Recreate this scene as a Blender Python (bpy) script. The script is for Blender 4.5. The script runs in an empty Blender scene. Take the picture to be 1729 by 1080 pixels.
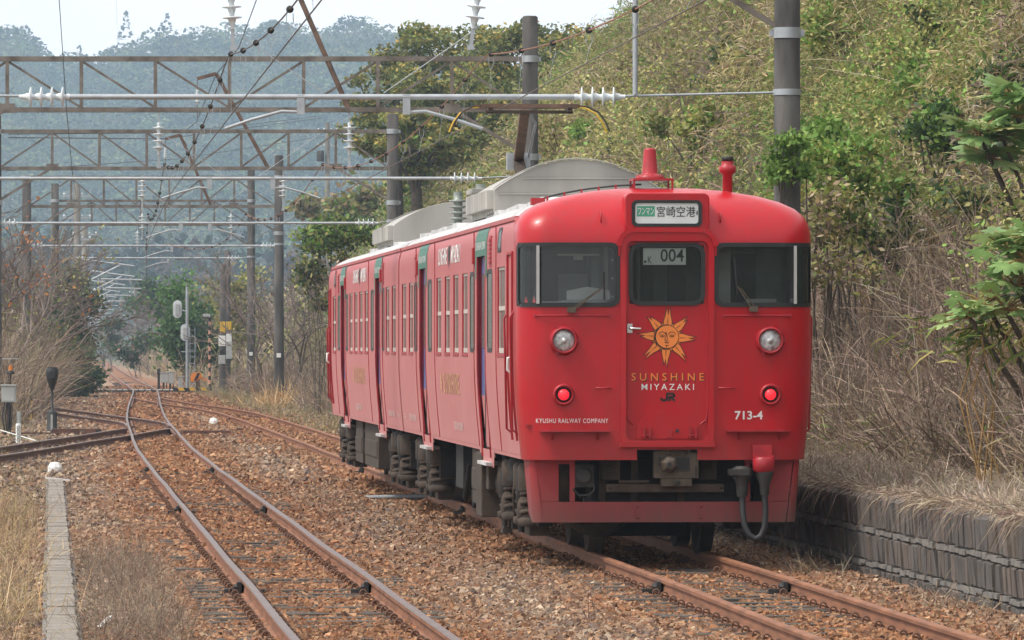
import bpy, bmesh, math, random
import numpy as np
from mathutils import Vector, Matrix
R = math.radians
SC = bpy.context.scene
COL = SC.collection
random.seed(7)
rng = np.random.default_rng(11)

# ---------------------------------------------------------------- camera
# survey of the place: the camera stands 2.07 m above rail level and looks level along +Y through a long lens
F, CX, HY, CH = 10000.0, 864.5, 585.0, 2.07
cam = bpy.data.cameras.new('camera')
cam.sensor_width = 36.0
cam.lens = F * 36.0 / 1729.0
cam.shift_y = 45.0 / 1729.0
cam.clip_start, cam.clip_end = 1.0, 8000.0
camo = bpy.data.objects.new('camera', cam); COL.objects.link(camo)
camo.location = (0, 0, CH); camo.rotation_euler = (R(90), 0, 0)
SC.camera = camo

# ---------------------------------------------------------------- sky and sun
SUN_EL, SUN_AZ = 57.0, 252.0          # azimuth clockwise from +Y: high on the camera's left
w = bpy.data.worlds.new('World'); SC.world = w; w.use_nodes = True
nt = w.node_tree; nt.nodes.clear()
sky = nt.nodes.new('ShaderNodeTexSky'); sky.sky_type = 'NISHITA'; sky.sun_disc = False
sky.sun_elevation = R(SUN_EL); sky.sun_rotation = R(SUN_AZ)
sky.dust_density = 4.0; sky.air_density = 1.2; sky.ozone_density = 1.5
tc = nt.nodes.new('ShaderNodeTexCoord')
cn = nt.nodes.new('ShaderNodeTexNoise'); cn.inputs['Scale'].default_value = 5.0; cn.inputs['Detail'].default_value = 5
nt.links.new(tc.outputs['Generated'], cn.inputs['Vector'])
cr = nt.nodes.new('ShaderNodeMapRange'); cr.inputs[1].default_value = .3; cr.inputs[2].default_value = .65
cr.inputs[3].default_value = .66; cr.inputs[4].default_value = .95
nt.links.new(cn.outputs['Fac'], cr.inputs[0])
mx = nt.nodes.new('ShaderNodeMix'); mx.data_type = 'RGBA'
nt.links.new(cr.outputs[0], mx.inputs[0])
nt.links.new(sky.outputs[0], mx.inputs[6])
mx.inputs[7].default_value = (11.6, 11.5, 11.7, 1)      # thin bright cloud
bg = nt.nodes.new('ShaderNodeBackground'); bg.inputs['Strength'].default_value = 0.108
nt.links.new(mx.outputs[2], bg.inputs['Color'])
wo = nt.nodes.new('ShaderNodeOutputWorld'); nt.links.new(bg.outputs[0], wo.inputs['Surface'])

sl = bpy.data.lights.new('sun', 'SUN'); sl.energy = 2.7; sl.angle = R(10); sl.color = (1, .95, .87)
so = bpy.data.objects.new('sun', sl); COL.objects.link(so)
_d = Vector((math.sin(R(SUN_AZ)) * math.cos(R(SUN_EL)), math.cos(R(SUN_AZ)) * math.cos(R(SUN_EL)), math.sin(R(SUN_EL))))
so.rotation_euler = _d.to_track_quat('Z', 'Y').to_euler(); so.location = (-20, -20, 60)

SC.view_settings.view_transform = 'Standard'; SC.view_settings.look = 'None'
SC.view_settings.gamma = 1.0; SC.view_settings.exposure = 0.24
SC.render.engine = 'CYCLES'
cy = SC.cycles
cy.max_bounces = 6; cy.diffuse_bounces = 3; cy.glossy_bounces = 3; cy.transmission_bounces = 4
cy.volume_bounces = 1; cy.transparent_max_bounces = 8
cy.use_denoising = True; cy.caustics_reflective = False; cy.caustics_refractive = False
cy.sample_clamp_indirect = 6

# ---------------------------------------------------------------- survey helpers
def P(px, py, Y): return Vector(((px - CX) / F * Y, Y, CH + (HY - py) / F * Y))
def W(lat, Y, z=0.0): return Vector((lat - .078 * Y, Y, z))   # lat: metres right of the camera's line parallel to the rails

def interp(pts):
    ys = [p[0] for p in pts]; xs = [p[1] for p in pts]
    n = len(ys); m = []
    for i in range(n):
        a, b = max(i - 1, 0), min(i + 1, n - 1)
        m.append((xs[b] - xs[a]) / (ys[b] - ys[a]))
    def f(y):
        if y <= ys[0]: return xs[0] + m[0] * (y - ys[0])
        if y >= ys[-1]: return xs[-1] + m[-1] * (y - ys[-1])
        i = max(k for k in range(n - 1) if ys[k] <= y)
        h = ys[i + 1] - ys[i]; t = (y - ys[i]) / h
        return ((2*t**3 - 3*t*t + 1) * xs[i] + (t**3 - 2*t*t + t) * h * m[i] + (-2*t**3 + 3*t*t) * xs[i + 1] + (t**3 - t*t) * h * m[i + 1])
    return f
# centre lines, X as a function of Y
main_x = interp([(20, .76), (42, -.965), (69, -3.08), (118, -6.87), (145, -8.77), (171, -10.55), (208, -12.9), (243, -15.05),
                 (289, -17.95), (354, -22.8), (445, -29.5), (729, -50.0), (1100, -77.0), (1400, -100.0)])
train_x = interp([(20, 4.48), (58, 1.52), (98, -1.60), (150, -5.66), (184, -8.45), (200, -10.1), (222, -12.85), (243, -15.05)])
sida_x = interp([(60, -12.1), (90, -11.0), (122, -10.02), (136, -9.63), (151, -9.22)])
sidb_x = interp([(154, -9.4), (163, -10.2), (186, -13.75), (203, -16.25), (240, -21.5)])

# ---------------------------------------------------------------- numpy noise
def _hash(ix, iy, s):
    n = (ix.astype(np.int64) * 374761393 + iy.astype(np.int64) * 668265263 + s * 974634761) & 0x7fffffff
    n = ((n ^ (n >> 13)) * 1274126177) & 0x7fffffff
    return ((n ^ (n >> 16)) & 0xffff) / 65535.0
def vnoise(x, y, s=0):
    x = np.asarray(x, float); y = np.asarray(y, float)
    ix, iy = np.floor(x), np.floor(y); fx, fy = x - ix, y - iy
    fx = fx*fx*(3 - 2*fx); fy = fy*fy*(3 - 2*fy)
    a, b, c, d = _hash(ix, iy, s), _hash(ix + 1, iy, s), _hash(ix, iy + 1, s), _hash(ix + 1, iy + 1, s)
    return (a*(1 - fx) + b*fx)*(1 - fy) + (c*(1 - fx) + d*fx)*fy
def fbm(x, y, s=0, o=3):
    t = 0; amp = .5; k = 1.0
    for i in range(o): t = t + amp*vnoise(np.asarray(x)*k, np.asarray(y)*k, s + i); amp *= .5; k *= 2.1
    return t / (1 - .5**o)
def sstep(a, b, x): t = np.clip((x - a)/(b - a), 0, 1); return t*t*(3 - 2*t)

# ---------------------------------------------------------------- mesh builder
class MB:
    def __init__(s): s.v = []; s.f = []; s.m = []; s.s = []
    def add(s, vs, fs, m=0, smooth=False):
        o = len(s.v); s.v += [tuple(v) for v in vs]
        for f in fs: s.f.append(tuple(i + o for i in f)); s.m.append(m); s.s.append(smooth)
        return s
    def box(s, c, d, m=0, rot=None):
        c = Vector(c); hx, hy, hz = d[0]/2, d[1]/2, d[2]/2
        vs = [Vector((x, y, z)) for x in (-hx, hx) for y in (-hy, hy) for z in (-hz, hz)]
        if rot is not None: vs = [rot @ v for v in vs]
        return s.add([c + v for v in vs], [(0,1,3,2),(4,6,7,5),(0,4,5,1),(2,3,7,6),(0,2,6,4),(1,5,7,3)], m)
    def bar(s, a, b, w, h=None, m=0, up=(0,0,1)):
        a, b = Vector(a), Vector(b); d = (b - a)
        if d.length < 1e-6: return s
        h = w if h is None else h; d.normalize(); u = Vector(up)
        if abs(d.dot(u)) > .98: u = Vector((0,1,0)) if abs(d.y) < .9 else Vector((1,0,0))
        x = d.cross(u).normalized(); y = x.cross(d).normalized()
        vs = [p + x*(i*w/2) + y*(j*h/2) for p in (a, b) for i, j in ((-1,-1),(1,-1),(1,1),(-1,1))]
        return s.add(vs, [(3,2,1,0),(4,5,6,7),(0,1,5,4),(1,2,6,5),(2,3,7,6),(3,0,4,7)], m)
    def tube(s, pts, r, n=8, m=0, caps=True, smooth=True):
        pts = [Vector(p) for p in pts]; k = len(pts)
        rs = [r]*k if isinstance(r, (int, float)) else list(r)
        vs = []; ref = None
        for i, p in enumerate(pts):
            d = (pts[min(i+1, k-1)] - pts[max(i-1, 0)]).normalized()
            if ref is None:
                ref = d.orthogonal().normalized()
            x = (ref - d*ref.dot(d)); x = x.normalized() if x.length > 1e-5 else d.orthogonal().normalized()
            ref = x; y = d.cross(x)
            for j in range(n):
                a = 2*math.pi*j/n; vs.append(p + (x*math.cos(a) + y*math.sin(a))*rs[i])
        fs = [(i*n + j, i*n + (j+1) % n, (i+1)*n + (j+1) % n, (i+1)*n + j) for i in range(k-1) for j in range(n)]
        s.add(vs, fs, m, smooth)
        if caps:
            s.add(vs[:n], [tuple(range(n))[::-1]], m); s.add(vs[-n:], [tuple(range(n))], m)
        return s
    def lathe(s, prof, c, ax=(0,0,1), n=16, m=0, smooth=True):   # prof: (radius, height along the axis)
        c = Vector(c); d = Vector(ax).normalized(); x = d.orthogonal().normalized(); y = d.cross(x)
        vs = [c + d*h + (x*math.cos(2*math.pi*j/n) + y*math.sin(2*math.pi*j/n))*max(r, 1e-4) for r, h in prof for j in range(n)]
        k = len(prof)
        s.add(vs, [(i*n + j, i*n + (j+1) % n, (i+1)*n + (j+1) % n, (i+1)*n + j) for i in range(k-1) for j in range(n)], m, smooth)
        if prof[0][0] > 1e-3: s.add(vs[:n], [tuple(range(n))[::-1]], m)
        if prof[-1][0] > 1e-3: s.add(vs[-n:], [tuple(range(n))], m)
        return s
    def prism(s, poly, o, ux, uy, depth, m=0):     # 2-D outline extruded along ux x uy
        o, ux, uy = Vector(o), Vector(ux), Vector(uy); nn = ux.cross(uy).normalized()*depth; k = len(poly)
        a = [o + ux*p[0] + uy*p[1] for p in poly]; b = [v + nn for v in a]
        return s.add(a + b, [tuple(range(k))[::-1], tuple(range(k, 2*k))] + [(i, (i+1) % k, k + (i+1) % k, k + i) for i in range(k)], m)
    def ring(s, outer, inner, o, ux, uy, depth, m=0):   # frame between two outlines with the same number of points
        o, ux, uy = Vector(o), Vector(ux), Vector(uy); nn = ux.cross(uy).normalized()*depth; k = len(outer)
        pt = lambda p: o + ux*p[0] + uy*p[1]
        A = [pt(p) for p in outer]; B = [pt(p) for p in inner]; C = [v + nn for v in A]; D = [v + nn for v in B]
        fs = []
        for i in range(k):
            j = (i+1) % k
            fs += [(i, k+i, k+j, j), (2*k+i, 2*k+j, 3*k+j, 3*k+i), (i, j, 2*k+j, 2*k+i), (k+i, 3*k+i, 3*k+j, k+j)]
        return s.add(A + B + C + D, fs, m)
    def build(s, name, mats, parent=None, bevel=0, fix=True):
        me = bpy.data.meshes.new(name)
        me.from_pydata(s.v, [], s.f)
        me.polygons.foreach_set('material_index', s.m); me.polygons.foreach_set('use_smooth', s.s)
        for q in (mats if isinstance(mats, (list, tuple)) else [mats]): me.materials.append(q)
        if bevel or fix:
            bm = bmesh.new(); bm.from_mesh(me)
            if fix: bmesh.ops.recalc_face_normals(bm, faces=bm.faces)
            if bevel:
                es = [e for e in bm.edges if len(e.link_faces) == 2 and e.calc_face_angle(0) > .5]
                bmesh.ops.bevel(bm, geom=es, offset=bevel, segments=2, affect='EDGES', profile=.6, clamp_overlap=True)
            bm.to_mesh(me); bm.free()
        me.update()
        o = bpy.data.objects.new(name, me); COL.objects.link(o)
        if parent is not None: o.parent = parent
        return o

def rrect(x0, y0, x1, y1, r, n=4):
    out = []
    for cx, cy, a in ((x1-r, y1-r, 0), (x0+r, y1-r, 90), (x0+r, y0+r, 180), (x1-r, y0+r, 270)):
        for i in range(n+1):
            t = R(a + 90*i/n); out.append((cx + r*math.cos(t), cy + r*math.sin(t)))
    return out

def tag(o, label=None, cat=None, group=None, kind=None):
    if label: o['label'] = label
    if cat: o['category'] = cat
    if group: o['group'] = group
    if kind: o['kind'] = kind
    return o
def thing(name, loc=(0,0,0), rz=0.0, **k):
    o = bpy.data.objects.new(name, None); COL.objects.link(o); o.empty_display_size = .3
    o.location = loc; o.rotation_euler = (0, 0, rz)
    return tag(o, **k)
def dup(o, parent=None):
    c = o.copy(); COL.objects.link(c)
    if parent is not None: c.parent = parent
    for ch in list(o.children): dup(ch, c)
    return c

def fast_mesh(name, V, T, C, mat, parent=None, smooth=False):
    me = bpy.data.meshes.new(name)
    V = np.ascontiguousarray(V, np.float32); T = np.ascontiguousarray(T, np.int32); k = T.shape[1]
    me.vertices.add(len(V)); me.vertices.foreach_set('co', V.ravel())
    me.loops.add(T.size); me.loops.foreach_set('vertex_index', T.ravel())
    me.polygons.add(len(T)); me.polygons.foreach_set('loop_start', np.arange(0, T.size, k, dtype=np.int32))
    me.polygons.foreach_set('use_smooth', np.full(len(T), smooth))
    if C is not None:
        at = me.attributes.new('Col', 'FLOAT_COLOR', 'POINT')
        C4 = np.ones((len(V), 4), np.float32); C4[:, :3] = C
        at.data.foreach_set('color', C4.ravel())
    me.materials.append(mat); me.update(calc_edges=True)
    o = bpy.data.objects.new(name, me); COL.objects.link(o)
    if parent is not None: o.parent = parent
    return o

# ---------------------------------------------------------------- materials
def mat(name, col, rough=.6, metal=0.0, var=.25, scale=4.0, bump=0.0, bscale=40.0, spec=.5, coat=0.0, stretch=None, col2=None, emit=None, attr=False, trans=0.0, detail=5):
    m = bpy.data.materials.new(name); m.use_nodes = True
    n = m.node_tree; N = n.nodes; L = n.links
    b = N['Principled BSDF']; b.inputs['Roughness'].default_value = rough; b.inputs['Metallic'].default_value = metal
    b.inputs['Specular IOR Level'].default_value = spec; b.inputs['Coat Weight'].default_value = coat
    b.inputs['Coat Roughness'].default_value = .08
    t = N.new('ShaderNodeTexCoord'); mp = N.new('ShaderNodeMapping')
    L.new(t.outputs['Object'], mp.inputs[0])
    if stretch: mp.inputs['Scale'].default_value = stretch
    ns = N.new('ShaderNodeTexNoise'); ns.inputs['Scale'].default_value = scale; ns.inputs['Detail'].default_value = detail
    L.new(mp.outputs[0], ns.inputs['Vector'])
    if attr:
        a = N.new('ShaderNodeAttribute'); a.attribute_name = 'Col'
        hv = N.new('ShaderNodeHueSaturation'); L.new(a.outputs['Color'], hv.inputs['Color'])
        mr = N.new('ShaderNodeMapRange'); mr.inputs[1].default_value = .3; mr.inputs[2].default_value = .7
        mr.inputs[3].default_value = 1 - var; mr.inputs[4].default_value = 1 + var
        L.new(ns.outputs['Fac'], mr.inputs[0]); L.new(mr.outputs[0], hv.inputs['Value'])
        co = hv.outputs[0]
    else:
        r = N.new('ShaderNodeValToRGB'); e = r.color_ramp.elements
        c = Vector(col); c2 = Vector(col2) if col2 else c*(1 + var)
        d = c*(1 - var)
        e[0].position = .3; e[0].color = (*d, 1); e[1].position = .72; e[1].color = (*c2, 1)
        L.new(ns.outputs['Fac'], r.inputs[0]); co = r.outputs[0]
    L.new(co, b.inputs['Base Color'])
    if bump:
        bn = N.new('ShaderNodeTexNoise'); bn.inputs['Scale'].default_value = bscale; bn.inputs['Detail'].default_value = 4
        L.new(mp.outputs[0], bn.inputs['Vector'])
        bu = N.new('ShaderNodeBump'); bu.inputs['Strength'].default_value = bump; bu.inputs['Distance'].default_value = .02
        L.new(bn.outputs['Fac'], bu.inputs['Height']); L.new(bu.outputs[0], b.inputs['Normal'])
    if emit:
        b.inputs['Emission Color'].default_value = (*emit[0], 1); b.inputs['Emission Strength'].default_value = emit[1]
    if trans:
        tr = N.new('ShaderNodeBsdfTranslucent'); L.new(co, tr.inputs['Color'])
        ms = N.new('ShaderNodeMixShader'); ms.inputs[0].default_value = trans
        L.new(b.outputs[0], ms.inputs[1]); L.new(tr.outputs[0], ms.inputs[2]); L.new(ms.outputs[0], N['Material Output'].inputs['Surface'])
    return m

def paint(name, col, dust_or_shade=(.30,.17,.13), z0=.9, z1=1.9, amount=.55, rough=.3, coat=.35, spec=.5):
    """weathered gloss paint: dusty film grows towards the sole bar, with streaks; on the skirt it also paints shade"""
    m = bpy.data.materials.new(name); m.use_nodes = True
    n = m.node_tree; N = n.nodes; L = n.links; b = N['Principled BSDF']
    g = N.new('ShaderNodeTexCoord'); sp = N.new('ShaderNodeSeparateXYZ'); L.new(g.outputs['Object'], sp.inputs[0])
    mr = N.new('ShaderNodeMapRange'); mr.inputs[1].default_value = z1; mr.inputs[2].default_value = z0
    mr.inputs[3].default_value = 0; mr.inputs[4].default_value = amount
    L.new(sp.outputs['Z'], mr.inputs[0])
    mp = N.new('ShaderNodeMapping'); mp.inputs['Scale'].default_value = (5, 5, .5); L.new(g.outputs['Object'], mp.inputs[0])
    st = N.new('ShaderNodeTexNoise'); st.inputs['Scale'].default_value = 3; st.inputs['Detail'].default_value = 6; L.new(mp.outputs[0], st.inputs[0])
    n2 = N.new('ShaderNodeTexNoise'); n2.inputs['Scale'].default_value = 1.3; n2.inputs['Detail'].default_value = 5; L.new(g.outputs['Object'], n2.inputs[0])
    mu = N.new('ShaderNodeMath'); mu.operation = 'MULTIPLY'; L.new(st.outputs[0], mu.inputs[0]); L.new(n2.outputs[0], mu.inputs[1])
    ad = N.new('ShaderNodeMath'); ad.operation = 'MULTIPLY_ADD'; ad.inputs[1].default_value = .95; ad.inputs[2].default_value = -.14
    L.new(mu.outputs[0], ad.inputs[0])
    a2 = N.new('ShaderNodeMath'); a2.operation = 'ADD'; a2.use_clamp = True; L.new(ad.outputs[0], a2.inputs[0]); L.new(mr.outputs[0], a2.inputs[1])
    mx = N.new('ShaderNodeMix'); mx.data_type = 'RGBA'; mx.inputs[6].default_value = (*col, 1); mx.inputs[7].default_value = (*dust_or_shade, 1)
    L.new(a2.outputs[0], mx.inputs[0]); L.new(mx.outputs[2], b.inputs['Base Color'])
    r2 = N.new('ShaderNodeMapRange'); r2.inputs[3].default_value = rough; r2.inputs[4].default_value = .75; L.new(a2.outputs[0], r2.inputs[0]); L.new(r2.outputs[0], b.inputs['Roughness'])
    c2 = N.new('ShaderNodeMapRange'); c2.inputs[3].default_value = coat; c2.inputs[4].default_value = 0; L.new(a2.outputs[0], c2.inputs[0]); L.new(c2.outputs[0], b.inputs['Coat Weight'])
    b.inputs['Coat Roughness'].default_value = .12; b.inputs['Specular IOR Level'].default_value = spec
    bn = N.new('ShaderNodeTexNoise'); bn.inputs['Scale'].default_value = 2.2; bn.inputs['Detail'].default_value = 2; L.new(g.outputs['Object'], bn.inputs[0])
    bu = N.new('ShaderNodeBump'); bu.inputs['Strength'].default_value = .22; bu.inputs['Distance'].default_value = .03
    L.new(bn.outputs[0], bu.inputs['Height']); L.new(bu.outputs[0], b.inputs['Normal'])
    return m

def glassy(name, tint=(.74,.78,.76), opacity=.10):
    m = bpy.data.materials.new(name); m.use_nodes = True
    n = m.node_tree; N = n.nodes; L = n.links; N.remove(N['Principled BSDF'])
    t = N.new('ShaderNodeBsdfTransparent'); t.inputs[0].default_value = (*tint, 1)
    d = N.new('ShaderNodeBsdfDiffuse'); d.inputs[0].default_value = (.17, .21, .20, 1)  # grey-green reflection put into the glass as a diffuse colour
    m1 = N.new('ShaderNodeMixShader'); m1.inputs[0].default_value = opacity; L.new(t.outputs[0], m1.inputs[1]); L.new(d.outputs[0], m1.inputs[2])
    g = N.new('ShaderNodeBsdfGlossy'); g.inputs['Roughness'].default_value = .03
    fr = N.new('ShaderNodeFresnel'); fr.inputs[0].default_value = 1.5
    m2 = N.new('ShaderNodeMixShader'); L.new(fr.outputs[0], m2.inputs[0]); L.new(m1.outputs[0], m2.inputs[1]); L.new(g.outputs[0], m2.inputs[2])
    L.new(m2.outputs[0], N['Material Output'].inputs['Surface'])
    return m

M = dict(
    red_front=paint('red_paint', (.47,.004,.012), dust_or_shade=(.20,.055,.045), z0=.75, z1=1.45, amount=.42, coat=.12, spec=.35),
    red_side=paint('red_paint_side', (.43,.014,.026), dust_or_shade=(.50,.20,.19), z0=.7, z1=5.2, amount=.95, rough=.36, coat=.22),
    skirt=paint('skirt_paint', (.36,.008,.016), dust_or_shade=(.13,.06,.05), z0=.25, z1=.95, amount=.85, rough=.5, coat=.0),  # dirt plus painted shade, darkening the skirt towards its lower edge
    red_part=mat('red_fitting_paint', (.36,.012,.02), .45, var=.2, scale=7),
    roofgrey=mat('roof_grey', (.47,.465,.46), .7, var=.25, scale=3, stretch=(1,.4,1)),
    acgrey=mat('unit_grey', (.36,.345,.315), .65, var=.28, scale=1.6, stretch=(1,1,.35), detail=8),
    rubber=mat('window_rubber', (.018,.02,.02), .55, var=.2),
    black=mat('black_iron', (.018,.017,.016), .6, var=.35, scale=8),
    under=mat('dusty_underframe', (.055,.037,.025), .85, var=.4, scale=5, bump=.3),
    underd=mat('dark_underframe', (.018,.015,.013), .8, var=.4, scale=6),
    steel=mat('bright_steel', (.55,.55,.54), .3, metal=.9, var=.1),
    coupler=mat('coupler_steel', (.095,.072,.05), .7, var=.35, scale=9, bump=.2),
    green=mat('green_band', (.045,.155,.105), .5, var=.2), blue=mat('blue_door', (.07,.085,.25), .45, var=.18),
    cream=mat('cream_sash', (.52,.47,.42), .5, var=.1), curtain=mat('blind_fabric', (.30,.27,.25), .8, var=.15, scale=6, stretch=(1,8,1)),
    white=mat('white_paint', (.78,.78,.76), .5, var=.08), yellow=mat('yellow_lettering', (.68,.30,.09), .5, var=.12),
    orange=mat('orange_logo', (.80,.23,.04), .45, var=.06), ink=mat('black_lettering', (.015,.013,.012), .5, var=.1),
    fadedy=mat('faded_yellow_lettering', (.62,.33,.16), .6, var=.15), fadedw=mat('faded_white_lettering', (.66,.52,.49), .6, var=.15),
    blindw=mat('white_sign_film', (.62,.65,.64), .4, var=.06, emit=((.8,.85,.83), .08)), blindg=mat('green_sign_film', (.07,.36,.22), .4, var=.08),
    lens=mat('lamp_lens', (.42,.43,.43), .15, var=.55, scale=28, coat=1.0, col2=(.75,.76,.76)), tail=mat('lit_tail_lens', (.8,.02,.03), .3, var=.1, emit=((1,.03,.05), .7)),
    cabin=mat('cab_lining', (.20,.24,.23), .7, var=.25), cabdark=mat('cab_dark', (.045,.052,.05), .6, var=.3),
    paper=mat('paper', (.65,.66,.66), .7, var=.1),
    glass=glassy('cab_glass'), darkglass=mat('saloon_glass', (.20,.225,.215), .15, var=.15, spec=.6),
    rail=mat('rusty_rail', (.24,.10,.048), .75, var=.35, scale=2.0, stretch=(1,1,8), bump=.15), railtop=mat('rail_head', (.135,.085,.066), .42, metal=.4, var=.22, scale=3),
    raild=mat('dark_rusty_rail', (.13,.06,.04), .8, var=.4, scale=3), railtopd=mat('dark_rail_head', (.16,.10,.08), .45, metal=.4, var=.3, scale=3),
    sleeper=mat('tarred_wood', (.062,.045,.034), .9, var=.6, scale=5, stretch=(.6,14,10), bump=.6, bscale=14, col2=(.16,.135,.11)), clip=mat('rusty_clip', (.15,.075,.045), .85, var=.4, scale=12),
    concrete=mat('weathered_concrete', (.185,.172,.15), .92, var=.35, scale=3.5, bump=.3, bscale=25, stretch=(1,1,.6)),
    polecon=mat('dark_pole_concrete', (.068,.062,.058), .93, var=.5, scale=3.2, stretch=(1,1,.25), bump=.25, bscale=18, col2=(.135,.125,.115)),
    trussm=mat('rust_flecked_steel', (.17,.13,.10), .8, var=.45, scale=3, col2=(.25,.22,.19)), rust=mat('brown_rust_steel', (.15,.09,.062), .85, var=.45, scale=4),
    galv=mat('galvanised_steel', (.40,.425,.445), .5, metal=.35, var=.15, scale=6), porcelain=mat('porcelain', (.66,.70,.72), .3, var=.08, coat=.4),
    potgrey=mat('roof_porcelain', (.26,.29,.26), .35, var=.2, scale=9), wire=mat('copper_wire', (.10,.075,.06), .6, var=.2), cable=mat('dark_cable', (.028,.028,.03), .6, var=.2),
    leaf=mat('foliage', (.1,.1,.1), .6, var=.25, scale=1.5, attr=True, trans=.3, spec=.3), dryleaf=mat('dry_stems', (.1,.1,.1), .85, var=.2, scale=2, attr=True, trans=.12, spec=.1),
    bark=mat('bark', (.11,.085,.065), .95, var=.4, scale=6, bump=.4), twig=mat('bare_twigs', (.16,.12,.10), .9, var=.35, scale=.6),
    stone=mat('ballast_stone', (.1,.1,.1), .9, var=.16, scale=30, attr=True, spec=.25), ground=None,
    boxgrey=mat('grey_cabinet_paint', (.42,.43,.42), .55, var=.15), sigw=mat('signal_back_white', (.60,.62,.62), .5, var=.1),
    hazy=mat('hazard_yellow', (.72,.44,.03), .55, var=.12), hazo=mat('machine_orange', (.75,.24,.03), .5, var=.15), pink=mat('faded_striping', (.62,.33,.22), .6, var=.15),
)
# ================================================================ the train
HW = 1.46
ROOF = [(3.10,1.0,0.0),(3.19,.998,.02),(3.28,.985,.055),(3.36,.955,.11),(3.43,.90,.18),(3.50,.80,.28),(3.56,.66,.40),(3.61,.47,.58),(3.64,.28,.80),(3.66,.0,1.2)]
TUM = [(.96,.955),(1.14,.966),(1.3,.977),(1.55,.990),(1.8,.998),(2.0,1.0)]
def wz(z):
    if z >= 2.0: return 1.0
    return float(np.interp(z, [p[0] for p in TUM], [p[1] for p in TUM]))
RZ = [p[0] for p in ROOF]; RX = [p[1] for p in ROOF]; RT = [p[2] for p in ROOF]
def plan_t(x):
    x = abs(x)
    if x <= 1.13: return .04*(x/1.13)**2
    d = min(x - 1.13, .33); return .04 + .33 - math.sqrt(max(.33**2 - d*d, 0))
def face_t(x, z):            # depth of the cab front behind its foremost point
    z = min(z, 3.659)
    if z <= 3.10: return plan_t(x / wz(z))
    rx = float(np.interp(z, RZ, RX)); rt = 1 - float(np.interp(z, RZ, RT))/1.2
    return 1.2 - (1.2 - plan_t(x/max(rx, .05)))*rt
def roof_z(x, t=5.0):
    if t >= 1.2: return float(np.interp(abs(x)/HW, RX[::-1], RZ[::-1]))
    lo, hi = 3.1, 3.66
    for _ in range(30):
        mz = (lo + hi)/2
        rx = float(np.interp(mz, RZ, RX))
        if abs(x) > rx*HW or face_t(x, mz) > t: hi = mz
        else: lo = mz
    return lo

WIN = [(1.75,2.75),(7.1,7.95),(8.55,9.4),(10.0,10.85),(11.5,12.35),(16.9,17.75),(18.35,19.25)]
POC = [(3.45,4.15),(6.0,6.7),(13.2,13.9),(16.0,16.6)]
DOOR = [(4.45,5.65),(14.35,15.55)]
SMALL = (2.25, 2.7)
LEN = 19.82

def body_mesh():
    xs = [0,.10,.21,.31,.365,.41,.493,.60,.72,.85,1.0,1.13]
    colsR = [(x, plan_t(x)) for x in xs]
    for a in (10,20,32,45,58,72,82,90): colsR.append((1.13 + .33*math.sin(R(a)), .04 + .33*(1 - math.cos(R(a)))))
    ts = {.55,.75,.95,1.2,LEN, 17.2, 19.6}
    for a, b in WIN + POC + DOOR + [SMALL]: ts |= {a, b}
    last = .37
    for t in sorted(ts): colsR.append((HW, t))
    cols = [(-x, t) for x, t in colsR[:0:-1]] + colsR
    zs = [.96,1.06,1.14,1.3,1.55,1.8,2.0,2.03,2.25,2.49,2.7,2.86,2.88,3.03,3.06] + RZ
    V = []; nc = len(cols)
    for z in zs:
        for x, t in cols:
            if z <= 3.10: V.append((x*wz(z), t, z))
            else:
                rx = float(np.interp(z, RZ, RX)); rt = 1 - float(np.interp(z, RZ, RT))/1.2
                V.append((x*rx, 1.2 - (1.2 - t)*rt if t < 1.2 else t, z))
    mb = MB(); fs = []; ms = []
    for i in range(len(zs) - 1):
        za, zb = zs[i], zs[i+1]; zm = (za + zb)/2
        for j in range(nc - 1):
            (xa, ta), (xb, tb) = cols[j], cols[j+1]; xm, tm = (xa + xb)/2, (ta + tb)/2; ax = abs(xm); front = tm < .45
            if front:
                arc_end = ax < 1.455 and tm < .30
                if .493 < ax and arc_end and 2.49 < zm < 3.06: continue
                if ax < .41 and 1.14 < zm < 3.10: continue
                if ax < .31 and zm < 1.06: continue
            else:
                hit = False
                for a, b in WIN:
                    if a < tm < b and 2.0 < zm < 2.88: hit = True
                for a, b in POC:
                    if a < tm < b and 2.03 < zm < 2.86: hit = True
                for a, b in DOOR:
                    if a < tm < b and zm < 3.03: hit = True
                if SMALL[0] < tm < SMALL[1] and 3.03 < zm < 3.28: hit = True
                if hit: continue
            grey = (zm > 3.38 and tm > .95) or (zm > 3.61 and tm > .5) or (zm > 3.5 and tm > 1.0)
            side = not front and not grey and tm > .5
            fs.append((i*nc + j, i*nc + j + 1, (i+1)*nc + j + 1, (i+1)*nc + j)); ms.append(1 if grey else (2 if side else 0))
    o = len(mb.v); mb.v += V
    for f, q in zip(fs, ms): mb.f.append(f); mb.m.append(q); mb.s.append(True)
    # flat car end
    end = [(c*wz(z), LEN, z) for z in zs if z <= 3.10 for c in (HW,)] + [(HW*RX[k], LEN, RZ[k]) for k in range(1, len(RZ))]
    ring = end + [(-x, t, z) for x, t, z in end[-2::-1]]
    mb.add(ring, [tuple(range(len(ring)))], 2)
    mb.add([(-1.4,.45,1.0),(1.4,.45,1.0),(1.4,LEN,1.0),(-1.4,LEN,1.0)], [(0,1,2,3)], 3)
    return mb

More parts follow.
